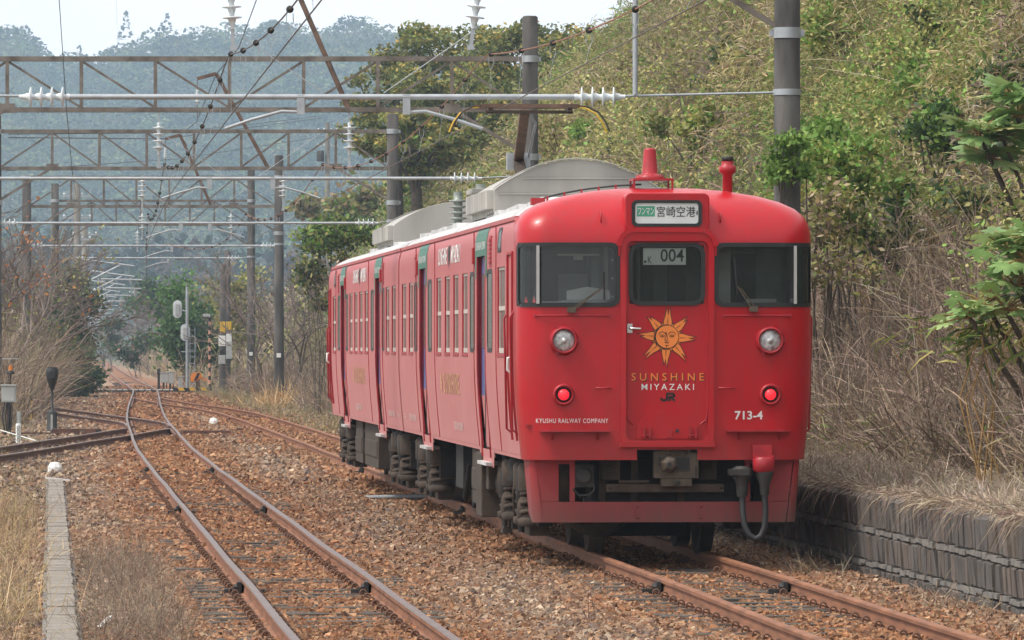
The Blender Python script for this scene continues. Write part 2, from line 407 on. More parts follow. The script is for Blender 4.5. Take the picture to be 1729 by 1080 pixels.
def proj(pts, e): return [(x, face_t(x, z) - e, z) for x, z in pts]
def on_face(mb, outer, e, m=0, back=.0):        # filled patch following the cab front
    mb.add(proj(outer, e), [tuple(range(len(outer)))[::-1]], m)
def face_ring(mb, outer, inner, e, m=0, depth=.03):
    k = len(outer); A, B = proj(outer, e), proj(inner, e); C = proj(outer, e - depth); D = proj(inner, e - depth)
    fs = []
    for i in range(k):
        j = (i+1) % k; fs += [(i, j, k+j, k+i), (i, 2*k+i, 2*k+j, j), (k+i, k+j, 3*k+j, 3*k+i)]
    mb.add(A + B + C + D, fs, m)

FONT_CACHE = {}
def text_mesh(body, size, sx=1.0, bold=0.0, shear=0.0, spacing=1.0):
    c = bpy.data.curves.new('lettering', 'FONT'); c.body = body; c.size = size; c.align_x = 'CENTER'; c.align_y = 'CENTER'
    c.offset = bold; c.shear = shear; c.space_character = spacing; c.resolution_u = 3
    o = bpy.data.objects.new('lettering', c); COL.objects.link(o)
    bpy.context.view_layer.update()
    me = bpy.data.meshes.new_from_object(o.evaluated_get(bpy.context.evaluated_depsgraph_get()))
    bpy.data.objects.remove(o); bpy.data.curves.remove(c)
    vs = np.array([v.co[:] for v in me.vertices]).reshape(-1, 3); fs = [tuple(p.vertices) for p in me.polygons]
    bpy.data.meshes.remove(me)
    return vs, fs
def fit_text(mb, body, x0, x1, zc, h, where, m=0, bold=0.0, spacing=1.0):
    """lettering scaled to fill x0..x1, h high, mapped by where(u, v)"""
    vs, fs = text_mesh(body, 1.0, bold=bold, spacing=spacing)
    if len(vs) == 0: return
    lo, hi = vs.min(0), vs.max(0)
    u = x0 + (vs[:,0] - lo[0])/(hi[0] - lo[0])*(x1 - x0); v = zc + ((vs[:,1] - lo[1])/(hi[1] - lo[1]) - .5)*h
    mb.add([where(a, b) for a, b in zip(u, v)], fs, m)

def box_unit(mb, c, d, m=0): mb.box(c, d, m)

def build_bogie(name, t0, parent, front=False):
    """one two-axle bogie centred at t0, seen mostly from its outside"""
    f = MB()
    for sx in (-1, 1):
        x = sx*1.12
        f.box((x, t0, .66), (.16, 2.9, .17), 0)
        f.box((x, t0, .52), (.20, 1.0, .22), 0)
        for a in (-1, 1):
            f.bar((x, t0 + a*.45, .55), (x, t0 + a*1.45, .72), .14, .12, 0)
            f.box((x, t0 + a*1.48, .62), (.20, .10, .36), 1)
            f.bar((x + sx*.10, t0 + a*.66, .98), (x + sx*.10, t0 + a*.70, .18), .05, .07, 1)
            f.box((x + sx*.06, t0 + a*.30, .78), (.10, .34, .24), 0)
            f.tube([(x + sx*.09, t0 + a*.2, .92), (x + sx*.14, t0 + a*.22, .6), (x + sx*.12, t0 + a*.35, .3), (x + sx*.06, t0 + a*.5, .2)], .02, 6, 1)
    f.box((0, t0, .62), (1.9, .45, .22), 1)
    for a in (-1, 1): f.box((0, t0 + a*1.5, .6), (1.9, .12, .14), 1)
    fr = f.build('bogie', [M['under'], M['underd']], parent, bevel=.012)
    for a in (-1, 1):
        ta = t0 + a*1.05
        for sx in (-1, 1):
            wmb = MB()
            wmb.lathe([(.10,-.06),(.36,-.05),(.39,-.062),(.43,-.062),(.425,.06),(.455,.066),(.455,.088),(.39,.088),(.36,.03),(.10,.05)], (sx*.565, ta, .43), (-sx, 0, 0), 32, 0)
            wmb.lathe([(.07,-.2),(.07,.5)], (sx*.565, ta, .43), (-sx, 0, 0), 10, 1)
            wmb.build('wheel', [M['under'], M['underd']], fr)
            x = sx*1.13
            ab = MB()
            ab.box((x, ta, .43), (.24, .34, .30), 0)
            ab.lathe([(.15,0),(.15,.05),(.10,.08),(.0,.085)], (x + sx*.12, ta, .43), (sx,0,0), 14, 0)
            ab.box((x, ta, .22), (.20, .62, .10), 0)
            ab.build('axle_box', [M['under']], fr, bevel=.015)
            for q in (-1, 1):
                sp = MB(); c = (x + sx*.05, ta + q*.30, 0)
                sp.lathe([(.15,.27),(.165,.29),(.165,.34),(.12,.36),(.12,.40)], c, (0,0,1), 14, 0)
                coil = []
                for k in range(49): 
                    an = k*math.pi/8; coil.append((c[0] + .125*math.cos(an), c[1] + .125*math.sin(an), .36 + .28*k/48))
                sp.tube(coil, .026, 6, 0)
                sp.lathe([(.155,.62),(.165,.64),(.165,.86),(.14,.90),(.0,.92)], c, (0,0,1), 14, 0)
                sp.build('coil_spring', [M['under']], fr)
            dm = MB(); c = (x + sx*.16, ta - .02, 0)
            dm.lathe([(.03,.2),(.03,.42),(.055,.44),(.055,.80),(.03,.82),(.03,.95)], c, (0,0,1), 10, 0)
            dm.build('damper', [M['underd']], fr)
    for sx in (-1, 1):
        sp = MB(); sp.lathe([(.20,.62),(.24,.66),(.27,.72),(.25,.78),(.27,.84),(.26,.9),(.2,.97)], (sx*1.08, t0, 0), (0,0,1), 18, 0)
        sp.build('air_spring', [M['underd']], fr)
    return fr

def side_where(sx, e=.006):
    return (lambda u, v: (sx*(HW*wz(v) + e) if v <= 3.10 else sx*(HW*float(np.interp(v, RZ, RX)) + e), u, v))

def build_car(label, loc, rz, text_side, ac_t, panto, group):
    root = thing('train_car', loc, rz, label=label, cat='train car', group=group)
    body_mesh().build('body', [M['red_front'], M['roofgrey'], M['red_side'], M['underd']], root, fix=False)
    # ---- side windows, doors
    for sx in (-1, 1):
        def frame(name, a, b, z0, z1, dep, m):
            mb = MB(); X = sx*HW
            A = [(X, a, z0), (X, b, z0), (X, b, z1), (X, a, z1)]; B = [(X - sx*dep, t, z) for _, t, z in A]
            mb.add(A + B, [(i, (i+1) % 4, 4 + (i+1) % 4, 4 + i) for i in range(4)], 0)
            return mb, X - sx*dep
        for a, b in WIN:
            mb, xi = frame('window', a, b, 2.0, 2.88, .030, 0)
            mb.box((sx*(HW - .002), (a + b)/2, 1.982), (.018, b - a + .06, .03), 0)
            wn = mb.build('window', [M['red_part']], root)
            p = MB(); p.add([(xi + sx*.004, a, 2.0), (xi + sx*.004, b, 2.0), (xi + sx*.004, b, 2.88), (xi + sx*.004, a, 2.88)], [(0,1,2,3)], 0)
            p.box((xi - sx*.04, (a+b)/2, 2.66), (.01, b - a, .42), 1)
            p.build('pane', [M['wing'], M['curtain']], wn)
            s = MB()
            for z, h in ((2.46,.045),(2.03,.05),(2.865,.03)): s.box((xi + sx*.006, (a+b)/2, z), (.018, b - a, h), 0)
            for t in (a + .018, b - .018): s.box((xi + sx*.005, t, 2.44), (.012, .03, .86), 0)
            s.build('sash', [M['cream']], wn)
        for a, b in POC:
            mb = MB(); k = rrect(a - .015, 2.01, b + .015, 2.88, .10); i = rrect(a + .03, 2.055, b - .03, 2.835, .075)
            mb.ring(k, i, (sx*(HW + .004), 0, 0), (0,1,0), (0,0,1), -sx*.010, 0)
            wn = mb.build('pocket_window', [M['rubber']], root)
            p = MB(); X = sx*(HW - .002); p.add([(X, u, v) for u, v in i], [tuple(range(len(i)))], 0); p.build('pane', M['darkglass'], wn)
        q = MB(); a, b = SMALL; k = rrect(a - .02, 3.03, b + .02, 3.285, .06); i = rrect(a + .03, 3.07, b - .03, 3.25, .04)
        fx = lambda v, e: sx*(HW*float(np.interp(v, [3.10] + RZ[1:], RX)) + e)
        q.add([(fx(v, .005), u, v) for u, v in k] + [(fx(v, .005), u, v) for u, v in i], [(n, (n+1) % len(k), len(k) + (n+1) % len(k), len(k) + n) for n in range(len(k))], 0)
        wn = q.build('number_window', [M['rubber']], root)
        p = MB(); p.add([(fx(v, .002), u, v) for u, v in i], [tuple(range(len(i)))], 0); p.build('pane', M['darkglass'], wn)
        for a, b in DOOR:
            X = sx*HW; xi = sx*(HW - .050)
            d = MB()
            d.add([(xi, a, 1.55), (xi, b, 1.55), (xi, b, 3.03), (xi, a, 3.03)], [(0,1,2,3)], 0)
            d.add([(xi*wz(.9), a, .90), (xi*wz(.9), b, .90), (xi, b, 1.55), (xi, a, 1.55)], [(0,1,2,3)], 1)
            d.box((xi + sx*.002, (a+b)/2, 2.0), (.008, .025, 1.95), 2)
            dr = d.build('door', [M['blue'], M['red_side'], M['rubber']], root)
            p = MB()
            for c in (a + .30, b - .30):
                k = rrect(c - .2, 2.05, c + .2, 2.85, .06); p.add([(xi + sx*.004, u, v) for u, v in k], [tuple(range(len(k)))], 0)
            p.build('pane', M['darkglass'], dr)
            # reveal and edges
            e = MB()
            for t in (a, b):
                e.add([(X*wz(.9), t, .9), (X*wz(1.3), t, 1.3), (X, t, 2.0), (X, t, 3.03), (xi, t, 3.03), (xi, t, .9)], [(0,1,2,3,4,5)], 0)
                pr = [(X*wz(z) - sx*.003, t, z) for z in (.9,1.06,1.3,1.55,1.8,2.0,2.5,3.03)]
                for n in range(len(pr) - 1): e.bar(pr[n], pr[n+1], .05, .018, 0, up=(1,0,0))
            e.add([(X, a, 3.03), (X, b, 3.03), (xi, b, 3.03), (xi, a, 3.03)], [(0,1,2,3)], 1)
            e.build('door_frame', [M['red_part'], M['green']], root)
            g = MB(); sw = side_where(sx, .004); zz = [3.03,3.10,3.19,3.28,3.36]
            for n in range(4): g.add([sw(a - .25, zz[n]), sw(b + .25, zz[n]), sw(b + .25, zz[n+1]), sw(a - .25, zz[n+1])], [(0,1,2,3)], 0)
            for ta, tb in ((a - .25, a - .04), (b + .04, b + .25)): g.add([sw(ta, 2.80), sw(tb, 2.80), sw(tb, 3.03), sw(ta, 3.03)], [(0,1,2,3)], 0)
            if sx == text_side:
                T = MB()
                fit_text(T, 'KYUSHU RAILWAY COMPANY', (a+b)/2 + .72, (a+b)/2 - .72, 3.14, .085, side_where(sx, .009), 1) if sx < 0 else fit_text(T, 'KYUSHU RAILWAY COMPANY', (a+b)/2 - .72, (a+b)/2 + .72, 3.14, .085, side_where(sx, .009), 1)
                g.add(T.v, T.f, 1)
            g.build('green_band', [M['green'], M['white']], root)
            st = MB(); Xb = sx*HW*wz(.96)
            st.add([(Xb + sx*.006, a - .5, .985), (Xb + sx*.006, b + .5, .985), (Xb - sx*.012, b + .2, .80), (Xb - sx*.012, a - .2, .80)], [(0,1,2,3)], 0)
            st.box((Xb - sx*.02, (a+b)/2, .835), (.16, b - a + .1, .035), 1)
            st.build('step_well', [M['red_side'], M['roofgrey']], root)
            v = MB()
            for k in range(6): v.box((sx*(HW + .004), a - .75 if a < 10 else b + .75, 2.95 + k*.045), (.025, .28, .022), 0)
            v.box((sx*(HW - .002), a - .75 if a < 10 else b + .75, 3.06), (.012, .32, .32), 0)
            v.build('louvre', M['red_part'], root)
            r = MB(); r.box((sx*(HW + .012), a + 1.55, 3.05), (.04, .10, .18), 0); r.build('door_lamp', M['red_part'], root, bevel=.01)
        # gutter along the eaves, cab door with handrails
        gt = MB(); gx = HW*float(np.interp(3.34, RZ, RX)) + .012
        gt.bar((sx*gx, .75, 3.345), (sx*gx, LEN, 3.345), .035, .04, 0)
        gt.bar((sx*gx, .75, 3.345), (sx*(gx + .01), .70, 3.22), .035, .03, 0)
        gt.build('gutter', M['red_side'], root)
        cd = MB()
        for t in (.66, 1.26): 
            pr = [(sx*(HW*wz(z) + .008), t, z) for z in (1.14,1.3,1.55,1.8,2.0,3.0)]
            for n in range(5): cd.bar(pr[n], pr[n+1], .018, .03, 0, up=(1,0,0))
        cd.bar((sx*(HW + .008), .66, 3.0), (sx*(HW + .008), 1.26, 3.0), .02, .03, 0)
        for t in (.60, 1.32):
            cd.tube([(sx*(HW*.968), t, 1.2), (sx*(HW + .015), t, 1.25), (sx*(HW + .04), t, 2.35), (sx*HW, t, 2.42)], 0.012, 6, 0)
        c = cd.build('cab_door', [M['red_part']], root)
        h = MB(); h.tube([(sx*(HW + .0), .72, 1.96), (sx*(HW + .045), .74, 1.96), (sx*(HW + .05), .75, 1.84), (sx*(HW + .0), .74, 1.80)], .016, 8, 0); h.build('handle', M['white'], c)
        pn = MB()
        for t in (2.9, 6.05, 12.6, 16.2):
            pr = [(sx*(HW*wz(z) + .003), t, z) for z in (1.0,1.3,1.55,1.8,2.0,3.3)]
            for n in range(5): pn.bar(pr[n], pr[n+1], .006, .012, 0, up=(1,0,0))
        pn.build('panel_seam', M['red_part'], root)
    # lettering on the side that shows
    sx = text_side
    sw = side_where(sx, .006); d = -1 if sx < 0 else 1; LM = [M['white'], M['ink'], M['fadedy'], M['fadedw']]
    def st(body, tc_, half, z, h, m, bold=.0, sp=1.0):
        T = MB(); fit_text(T, body, tc_ - d*half, tc_ + d*half, z, h, sw, m, bold, sp); T.build('side_lettering', LM, root, fix=False)
    T = MB()
    st('SUNSHINE', 10.1 - d*1.08, .76, 3.12, .20, 0, .012); st('MIYAZAKI', 10.1 + d*1.08, .74, 3.12, .20, 0, .012)
    k = [(math.sin(a)**3*.17, (13*math.cos(a) - 5*math.cos(2*a) - 2*math.cos(3*a) - math.cos(4*a))*.0100) for a in np.linspace(0, 2*math.pi, 24, endpoint=False)]
    T.add([sw(10.1 + x, 3.12 + z) for x, z in k], [tuple(range(24))], 1); T.build('heart_mark', LM, root, fix=False); T = MB()
    st('SUNSHINE', 9.9 + d*.1, 1.3, 1.65, .24, 2, .012, 1.2)
    cx_, cz_ = 9.9 - d*1.65, 1.65
    for j in range(12):
        a = 2*math.pi*j/12
        T.add([sw(cx_ + .09*math.cos(a - .2), cz_ + .08*math.sin(a - .2)), sw(cx_ + .09*math.cos(a + .2), cz_ + .08*math.sin(a + .2)), sw(cx_ + .19*math.cos(a), cz_ + .17*math.sin(a))], [(0,1,2)], 2)
    T.add([sw(cx_ + .085*math.cos(2*math.pi*j/14), cz_ + .085*math.sin(2*math.pi*j/14)) for j in range(14)], [tuple(range(14))], 2)
    st('KYUSHU RAILWAY COMPANY', 9.1, .75, 1.17, .095, 3, .006); st('KYUSHU RAILWAY COMPANY', 17.6, .7, 1.17, .085, 3, .006); st('713-4', 19.2, .2, 1.17, .07, 3, .006)
    T.build('sun_mark', LM, root, fix=False)
    # ---- roof
    r = MB(); t0, t1 = ac_t; hw = .95; n = 14; zb = 3.58
    prof = [(-hw, 3.86)] + [(-hw*math.cos(math.pi*i/n), 3.87 + .35*math.sin(math.pi*i/n)**2) for i in range(1, n)] + [(hw, 3.86)]
    poly = [(-hw, zb)] + prof + [(hw, zb)]
    r.prism(poly, (0, t1, 0), (1,0,0), (0,0,1), t1 - t0, 0)
    for i in range(9):
        t = t0 + .25 + (t1 - t0 - .5)*i/8
        for s in (-1, 1): r.box((s*(hw + .035), t, 3.76), (.09, (t1 - t0)/9*.82, .22), 0)
    r.bar((-.62, t0 - .008, 4.0), (.62, t0 - .008, 4.0), .018, .018, 0); r.bar((-.9, t0 - .008, 3.82), (.9, t0 - .008, 3.82), .018, .018, 0)
    rim = [(x*1.012, t0 - .02, z + .012) for x, z in prof]
    for i in range(len(rim) - 1): r.bar(rim[i], rim[i+1], .04, .014, 0)
    r.build('air_conditioner', [M['acgrey']], root, bevel=.012)
    for k, t in enumerate([3.2, 6.2, 9.1, 16.0, 18.4]):
        for s in (-1, 1):
            v = MB(); v.prism([(0,0),(2.3,0),(2.1,.10),(.30,.12)], (s*.95, t, roof_z(.95) - .06), (0,1,0), (0,0,1), .35*-s, 0)
            v.build('roof_vent', M['roofgrey'], root)
    wk = MB()
    for s in (-1, 1): wk.box((s*.3, 16.5, 3.70), (.35, 5.6, .04), 0)
    wk.build('roof_walkway', M['roofgrey'], root)
    if panto:
        for x, t in ((-.75,14.9),(-.45,15.5),(-.8,18.2),(-.2,15.0),(.6,15.0),(.75,18.2)):
            im = MB(); im.lathe([(.10,0)] + [q for i in range(5) for q in ((.055,.06 + i*.075),(.115,.075 + i*.075),(.115,.09 + i*.075),(.055,.10 + i*.075))] + [(.06,.47),(.06,.5)], (x, t, roof_z(abs(x)) - .03), (0,0,1), 14, 0)
            im.build('roof_insulator', M['potgrey'], root)
        bx = MB(); bx.box((-.62, 15.2, 3.98), (.5, 1.0, .06), 0); bx.bar((-.75,14.9,3.98), (-.2,15,4.0), .05, .05, 0); bx.box((-.5, 15.9, 3.80), (.35, .6, .22), 0)
        bx.build('switch_gear', M['acgrey'], root, bevel=.01)
        pf = MB()
        for x in (-.5, .5): pf.bar((x, 16.6, 3.86), (x, 18.2, 3.86), .07, .07, 0)
        for t in (16.6, 18.2): pf.bar((-.65, t, 3.86), (.65, t, 3.86), .07, .07, 0)
        for x in (-.5, .5):
            for t in (16.6, 18.2): pf.lathe([(.08,0),(.05,.05),(.1,.08),(.05,.11),(.1,.14),(.05,.18)], (x, t, 3.66), (0,0,1), 10, 0)
        pt = pf.build('pantograph', [M['under']], root)
        a = MB(); a.bar((0, 16.8, 3.92), (0, 18.5, 4.46), .13, .12, 0); a.bar((.12, 16.9, 3.9), (.12, 18.5, 4.36), .04, .04, 0)
        a.tube([(-.25,16.8,3.92),(.25,16.8,3.92)], .07, 8, 0); a.box((0, 18.5, 4.46), (.3, .16, .22), 1)
        a.bar((0, 18.5, 4.46), (-.06, 16.75, 5.02), .12, .09, 2); a.tube([(.13, 18.5, 4.5), (.12, 17.2, 4.9), (0, 16.8, 5.0)], .018, 6, 1)
        a.build('arm', [M['under'], M['galv'], M['rust']], pt)
        hd = MB()
        for t in (16.55, 16.95):
            hd.bar((-.62, t, 5.10), (.62, t, 5.10), .05, .045, 0)
        hd.bar((-.55, 16.75, 5.03), (.55, 16.75, 5.03), .05, .04, 1)
        for x in (-.5, .5): hd.bar((x, 16.55, 5.06), (x, 16.95, 5.06), .06, .06, 1)
        for s in (-1, 1):
            for t in (16.55, 16.95):
                hd.tube([(s*.6, t, 5.10), (s*.72, t, 5.09), (s*.86, t, 5.02), (s*.95, t, 4.90), (s*1.0, t, 4.78)], .011, 6, 2 if t > 16.7 else 1)
        hd.build('collector_head', [M['rust'], M['under'], M['hazy']], pt)
    # ---- underframe
    build_bogie('bogie', 2.9, root); build_bogie('bogie', 16.9, root)
    for (ta, tb, x, z0, z1, kind) in ((5.7,6.5,-1.16,.24,.93,2),(6.6,7.9,-1.10,.34,.95,1),(8.6,10.2,-.92,.50,.95,0),(10.8,12.0,-1.0,.42,.95,0),(12.6,14.2,-.85,.55,.95,0),(5.9,7.9,1.05,.3,.95,1),(8.6,12.2,1.05,.3,.95,1)):
        u = MB(); sx = -1 if x < 0 else 1; u.box((x, (ta+tb)/2, (z0+z1)/2), (.50, tb - ta, z1 - z0), 0)
        if kind == 2:
            for k in range(7): u.prism([(0,0),(.10,-.03),(0,-.07)], (x - .02, ta - .004, z0 + .12 + k*.085), (-1,0,0), (0,0,1), .08, 1)
            u.box((x + .05, ta + .1, z0 + .45), (.5,.9,.30), 0)
        if kind == 1: u.box((x + sx*.25, (ta+tb)/2, z0 + .28), (.03, (tb - ta)*.9, .24), 0); u.box((x, ta + .05, z0 + .5), (.54,.06,.06), 0)
        if kind == 0: u.tube([(x - .2, ta, z0 + .1), (x - .25, ta - .3, z0 - .1), (x - .22, ta - .6, z0 + .3)], .03, 6, 0)
        u.build('equipment_box', [M['under'] if kind else M['underd'], M['coupler']], root, bevel=.015)
    pl = MB(); pl.box((-1.28, 4.15, .53), (.04, .34, .84), 0); pl.box((-1.26, 4.15, .15), (.10, .36, .05), 0); pl.tube([(-1.2,3.9,.9),(-1.24,3.8,.55),(-1.15,3.6,.35),(-1.1,3.4,.3)], .028, 6, 0); pl.tube([(-1.15,3.75,.9),(-1.22,3.66,.6),(-1.2,3.55,.42)], .024, 6, 0)
    pl.build('guard_plate', M['under'], root)
    tk = MB(); tk.lathe([(0,-.02),(.2,.02),(.24,.08),(.24,1.12),(.2,1.18),(0,1.22)], (-1.05, 4.75, .62), (0,1,0), 16, 0)
    tk.build('air_tank', M['under'], root)
    mt = MB(); mt.lathe([(.30,0),(.34,.05),(.34,.72),(.28,.8)], (-.55, 1.35, .50), (0,1,0), 18, 0); mt.box((-1.12, .72, .62), (.10,.10,.66), 1); mt.tube([(-1.2,.55,.95),(-1.24,.56,.5),(-1.2,.6,.3)], .03, 6, 1)
    mt.box((-1.15, .95, .62), (.22,.16,.34), 0); mt.build('brake_gear', [M['under'], M['underd']], root)
    pn_ = MB(); pn_.box((0, 9.9, .80), (1.7, 18.4, .34), 0); pn_.box((0, 2.9, .55), (1.2, 3.6, .3), 0); pn_.box((0, 16.9, .55), (1.2, 3.6, .3), 0); pn_.box((0, 2.75, .36), (1.0, .06, .46), 0); pn_.box((0, 1.15, .48), (1.5, .06, .24), 0); pn_.build('underfloor_light_block', M['underd'], root)  # dark pan and plates added to block light under the floor
    cabin = MB()
    X = 1.38; za, zb, tb = 1.3, 3.14, 1.7
    cabin.add([(-X,.12,za),(X,.12,za),(X,tb,za),(-X,tb,za)], [(0,1,2,3)], 1)
    cabin.add([(-X,tb,za),(X,tb,za),(X,tb,zb),(-X,tb,zb)], [(0,1,2,3)], 0)
    cabin.add([(-X,.3,zb),(X,.3,zb),(X,tb,zb),(-X,tb,zb)], [(0,1,2,3)], 0)
    for s in (-1, 1): cabin.add([(s*X,.38,za),(s*X,tb,za),(s*X,tb,zb),(s*X,.38,zb)], [(0,1,2,3)], 0)
    cabin.box((0, 1.68, 2.3), (.72, .04, 1.8), 1); cabin.box((-.12, 1.64, 2.6), (.03, .03, 1.2), 2); cabin.box((.10, 1.64, 2.6), (.14, .03, .9), 0); cabin.box((-.26, 1.64, 2.6), (.10, .03, .8), 0); cabin.box((-1.2, 1.2, 2.7), (.05, .3, .9), 2); cabin.box((1.15, 1.3, 2.75), (.25, .05, .6), 0); cabin.box((.72, 1.3, 2.7), (.10, .05, .8), 2)
    for x in (-.95, .95): cabin.box((x, 1.68, 2.7), (.62, .05, .62), 1)
    cabin.box((-.95, .55, 2.02), (.85, .6, .9), 1); cabin.box((.95, .55, 2.02), (.75, .6, .88), 1)
    cabin.box((-.62, 1.0, 2.3), (.08, .1, 1.5), 0); cabin.box((.50, 1.1, 2.55), (.05, .05, 1.1), 2); cabin.box((-.52, .9, 2.6), (.04, .04, 1.0), 2)
    cabin.build('cab_interior', [M['cabin'], M['cabdark'], M['boxgrey']], root)
    return root
M['wing'] = mat('side_window_glass', (.20,.185,.175), .14, var=.2, scale=1.2, spec=.6)

def cab_front(root):
    """everything fixed to the cab end that faces the camera; x from the middle, z above rail"""
    # windscreens
    for s in (-1, 1):
        xs = [.493,.60,.72,.85,1.0,1.13] + [1.13 + .33*math.sin(R(a)) for a in (10,20,32,45,58,72)]
        p = MB(); zz = [2.49, 2.775, 3.06]
        V = [(s*x, plan_t(x) + .012, z) for z in zz for x in xs]; n = len(xs)
        p.add(V, [(i*n + j, i*n + j + 1, (i+1)*n + j + 1, (i+1)*n + j) for i in range(2) for j in range(n-1)], 0, True)
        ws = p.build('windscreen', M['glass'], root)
        f = MB(); r = .07
        def outl(d):
            pts = []
            x0, z0, z1 = .493 - d, 2.49 - d, 3.06 + d; rr = r + d*.5
            for a in range(0, 91, 18): pts.append((x0 + rr - rr*math.cos(R(a)), z1 - rr + rr*math.sin(R(a))))
            top = [x for x in xs if x > x0 + rr + .02] + ([1.13 + .33*math.sin(R(72 + d*260))] if d > 0 else [])
            pts += [(x, z1) for x in top]; pts += [(x, z0) for x in top[::-1]]
            for a in range(90, -1, -18): pts.append((x0 + rr - rr*math.cos(R(a)), z0 + rr - rr*math.sin(R(a))))
            return pts
        A, B = outl(.030), outl(-.012)
        k = max(len(A), len(B))
        def res(o, n=64):
            o = o + [o[0]]; L = np.r_[0, np.cumsum([math.dist(o[i], o[i+1]) for i in range(len(o) - 1)])]; q = np.linspace(0, L[-1], n, endpoint=False)
            return list(zip(np.interp(q, L, [a[0] for a in o]), np.interp(q, L, [a[1] for a in o])))
        A, B = res(A, 80), res(B, 80)
        face_ring(f, [(s*x, z) for x, z in A], [(s*x, z) for x, z in B], .016, 0, .05)
        f.build('rubber_seal', M['rubber'], ws)
        post = MB(); x = s*1.268
        post.bar((x, plan_t(1.268) - .02, 2.49), (x, plan_t(1.268) - .02, 3.06), .038, .03, 0, up=(1,0,0)); post.build('pillar_strip', M['steel'], ws)
        wp = MB()
        b = (-.665, 2.435) if s < 0 else (.83, 2.44); tip = (-.42 - .0, 2.66) if s < 0 else (.69, 2.66)
        if s < 0: b, tip = (-.92, 2.43), (-.62, 2.66)
        q = lambda x, z, e: (x, face_t(x, z) - e, z)
        wp.tube([q(b[0], b[1], .0), q(b[0], b[1], .05)], .022, 8, 0)
        wp.bar(q(b[0], b[1], .05), q(tip[0], tip[1], .05), .02, .012, 0); wp.bar(q(b[0] + s*.05, b[1] - .01, .05), q(tip[0] + s*.035, tip[1] - .02, .05), .012, .01, 0)
        wp.bar(q(tip[0], 2.53 if s < 0 else 2.58, .032), q(tip[0] - (0 if s < 0 else .035), 2.80 if s < 0 else 2.95, .032), .016, .016, 1)
        wp.box(q(b[0] + s*.02, b[1], .035), (.08, .05, .05), 0)
        wp.build('wiper', [M['coupler'], M['black']], root)
    # gangway door and frame
    leaf = MB(); dt = .035
    xs = [-.41,-.365,.365,.41]; zs = [1.14,1.30,2.49,3.06,3.10]
    for i in range(3):
        for j in range(4):
            if i == 1 and j == 2: continue
            leaf.add([(xs[i],dt,zs[j]),(xs[i+1],dt,zs[j]),(xs[i+1],dt,zs[j+1]),(xs[i],dt,zs[j+1])], [(0,1,2,3)], 0)
    leaf.prism([(-.30,1.17),(.31,1.17),(.31,1.30),(.22,1.44),(-.21,1.44),(-.30,1.30)], (0, dt - .001, 0), (1,0,0), (0,0,1), .014, 0)
    for x in (-.20, .25):
        for q in (-.03, .03): leaf.box((x + q, dt - .035, 1.23), (.018, .05, .11), 1)
        leaf.tube([(x - .05, dt - .04, 1.20), (x + .05, dt - .04, 1.20)], .012, 6, 1)
    leaf.box((.02, dt - .03, 1.22), (.045, .03, .08), 1); leaf.lathe([(.018,0),(.018,.02)], (.10, dt - .02, 1.245), (0,-1,0), 8, 2)
    for s in (-1, 1):
        leaf.tube([(s*.40, dt - .006, 2.4), (s*.40, dt - .006, 1.42), (s*.385, dt - .006, 1.35), (s*.33, dt - .006, 1.31)], .008, 5, 1)
    lo = leaf.build('gangway_door', [M['red_front'], M['red_part'], M['black']], root)
    wr = MB(); A = rrect(-.375, 2.475, .375, 3.085, .11, 6); B = rrect(-.335, 2.515, .335, 3.045, .08, 6)
    wr.ring(A, B, (0, dt + .005, 0), (1,0,0), (0,0,1), .028, 0)
    wr.build('rubber_seal', M['rubber'], lo)
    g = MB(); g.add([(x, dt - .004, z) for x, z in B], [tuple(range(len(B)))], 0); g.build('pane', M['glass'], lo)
    hd = MB(); hd.box((-.365, dt - .008, 2.25), (.05, .016, .09), 0); hd.tube([(-.365, dt - .02, 2.25), (-.36, dt - .045, 2.25), (-.26, dt - .045, 2.245)], .012, 8, 0)
    hd.build('handle', M['steel'], lo)
    ns = MB(); ns.box((-.02, dt + .03, 2.955), (.42, .01, .165), 0)
    wh = lambda u, v: (u, dt + .022, v)
    fit_text(ns, '004', -.06, .17, 2.965, .125, wh, 1, .01); fit_text(ns, 'K', -.185, -.145, 2.92, .07, wh, 1, .006); ns.add([wh(-.222,2.89), wh(-.20,2.89), wh(-.20,2.915), wh(-.222,2.915)], [(0,1,2,3)], 1)
    ns.build('train_number_card', [M['blindw'], M['ink']], lo, fix=False)
    # door surround: an inverted U that stands proud, with a heavier sill
    sr = MB()
    A = [(-.46,1.08),(.46,1.08)] ; 
    out = rrect(-.462, 1.085, .462, 3.20, .13, 6); inn = rrect(-.405, 1.15, .405, 3.105, .07, 6)
    def fr(o, e): return [(x, face_t(x, min(z, 3.09)) - e, z) for x, z in o]
    k = len(out); V = fr(out, .025) + fr(inn, .025) + fr(out, -.05) + fr(inn, -.06)
    fs = []
    for i in range(k):
        j = (i+1) % k; fs += [(i, j, k+j, k+i), (i, 2*k+i, 2*k+j, j), (k+i, k+j, 3*k+j, 3*k+i)]
    sr.add(V, fs, 0)
    top = rrect(-.475, 2.9, .475, 3.215, .16, 6); n = len(top)
    rain = top[:14]
    for i in range(len(rain) - 1): sr.bar((rain[i][0], -.03, rain[i][1]), (rain[i+1][0], -.03, rain[i+1][1]), .05, .012, 0, up=(0,1,0))
    sr.bar((-.475, -.02, 3.05), (-.475, -.02, 2.96), .012, .05, 0); sr.bar((.475, -.02, 3.05), (.475, -.02, 2.96), .012, .05, 0)
    sr.box((0, -.02, 1.115), (.93, .07, .055), 0)
    sr.build('door_surround', M['red_front'], root)
    # writing and emblem on the door
    e = MB(); fw = lambda u, v: (u, dt - .003, v); f2 = lambda u, v: (u, dt - .0045, v); f3 = lambda u, v: (u, dt - .006, v)
    cx, cz = 0.0, 2.165
    n = 16; rnd = random.Random(4)
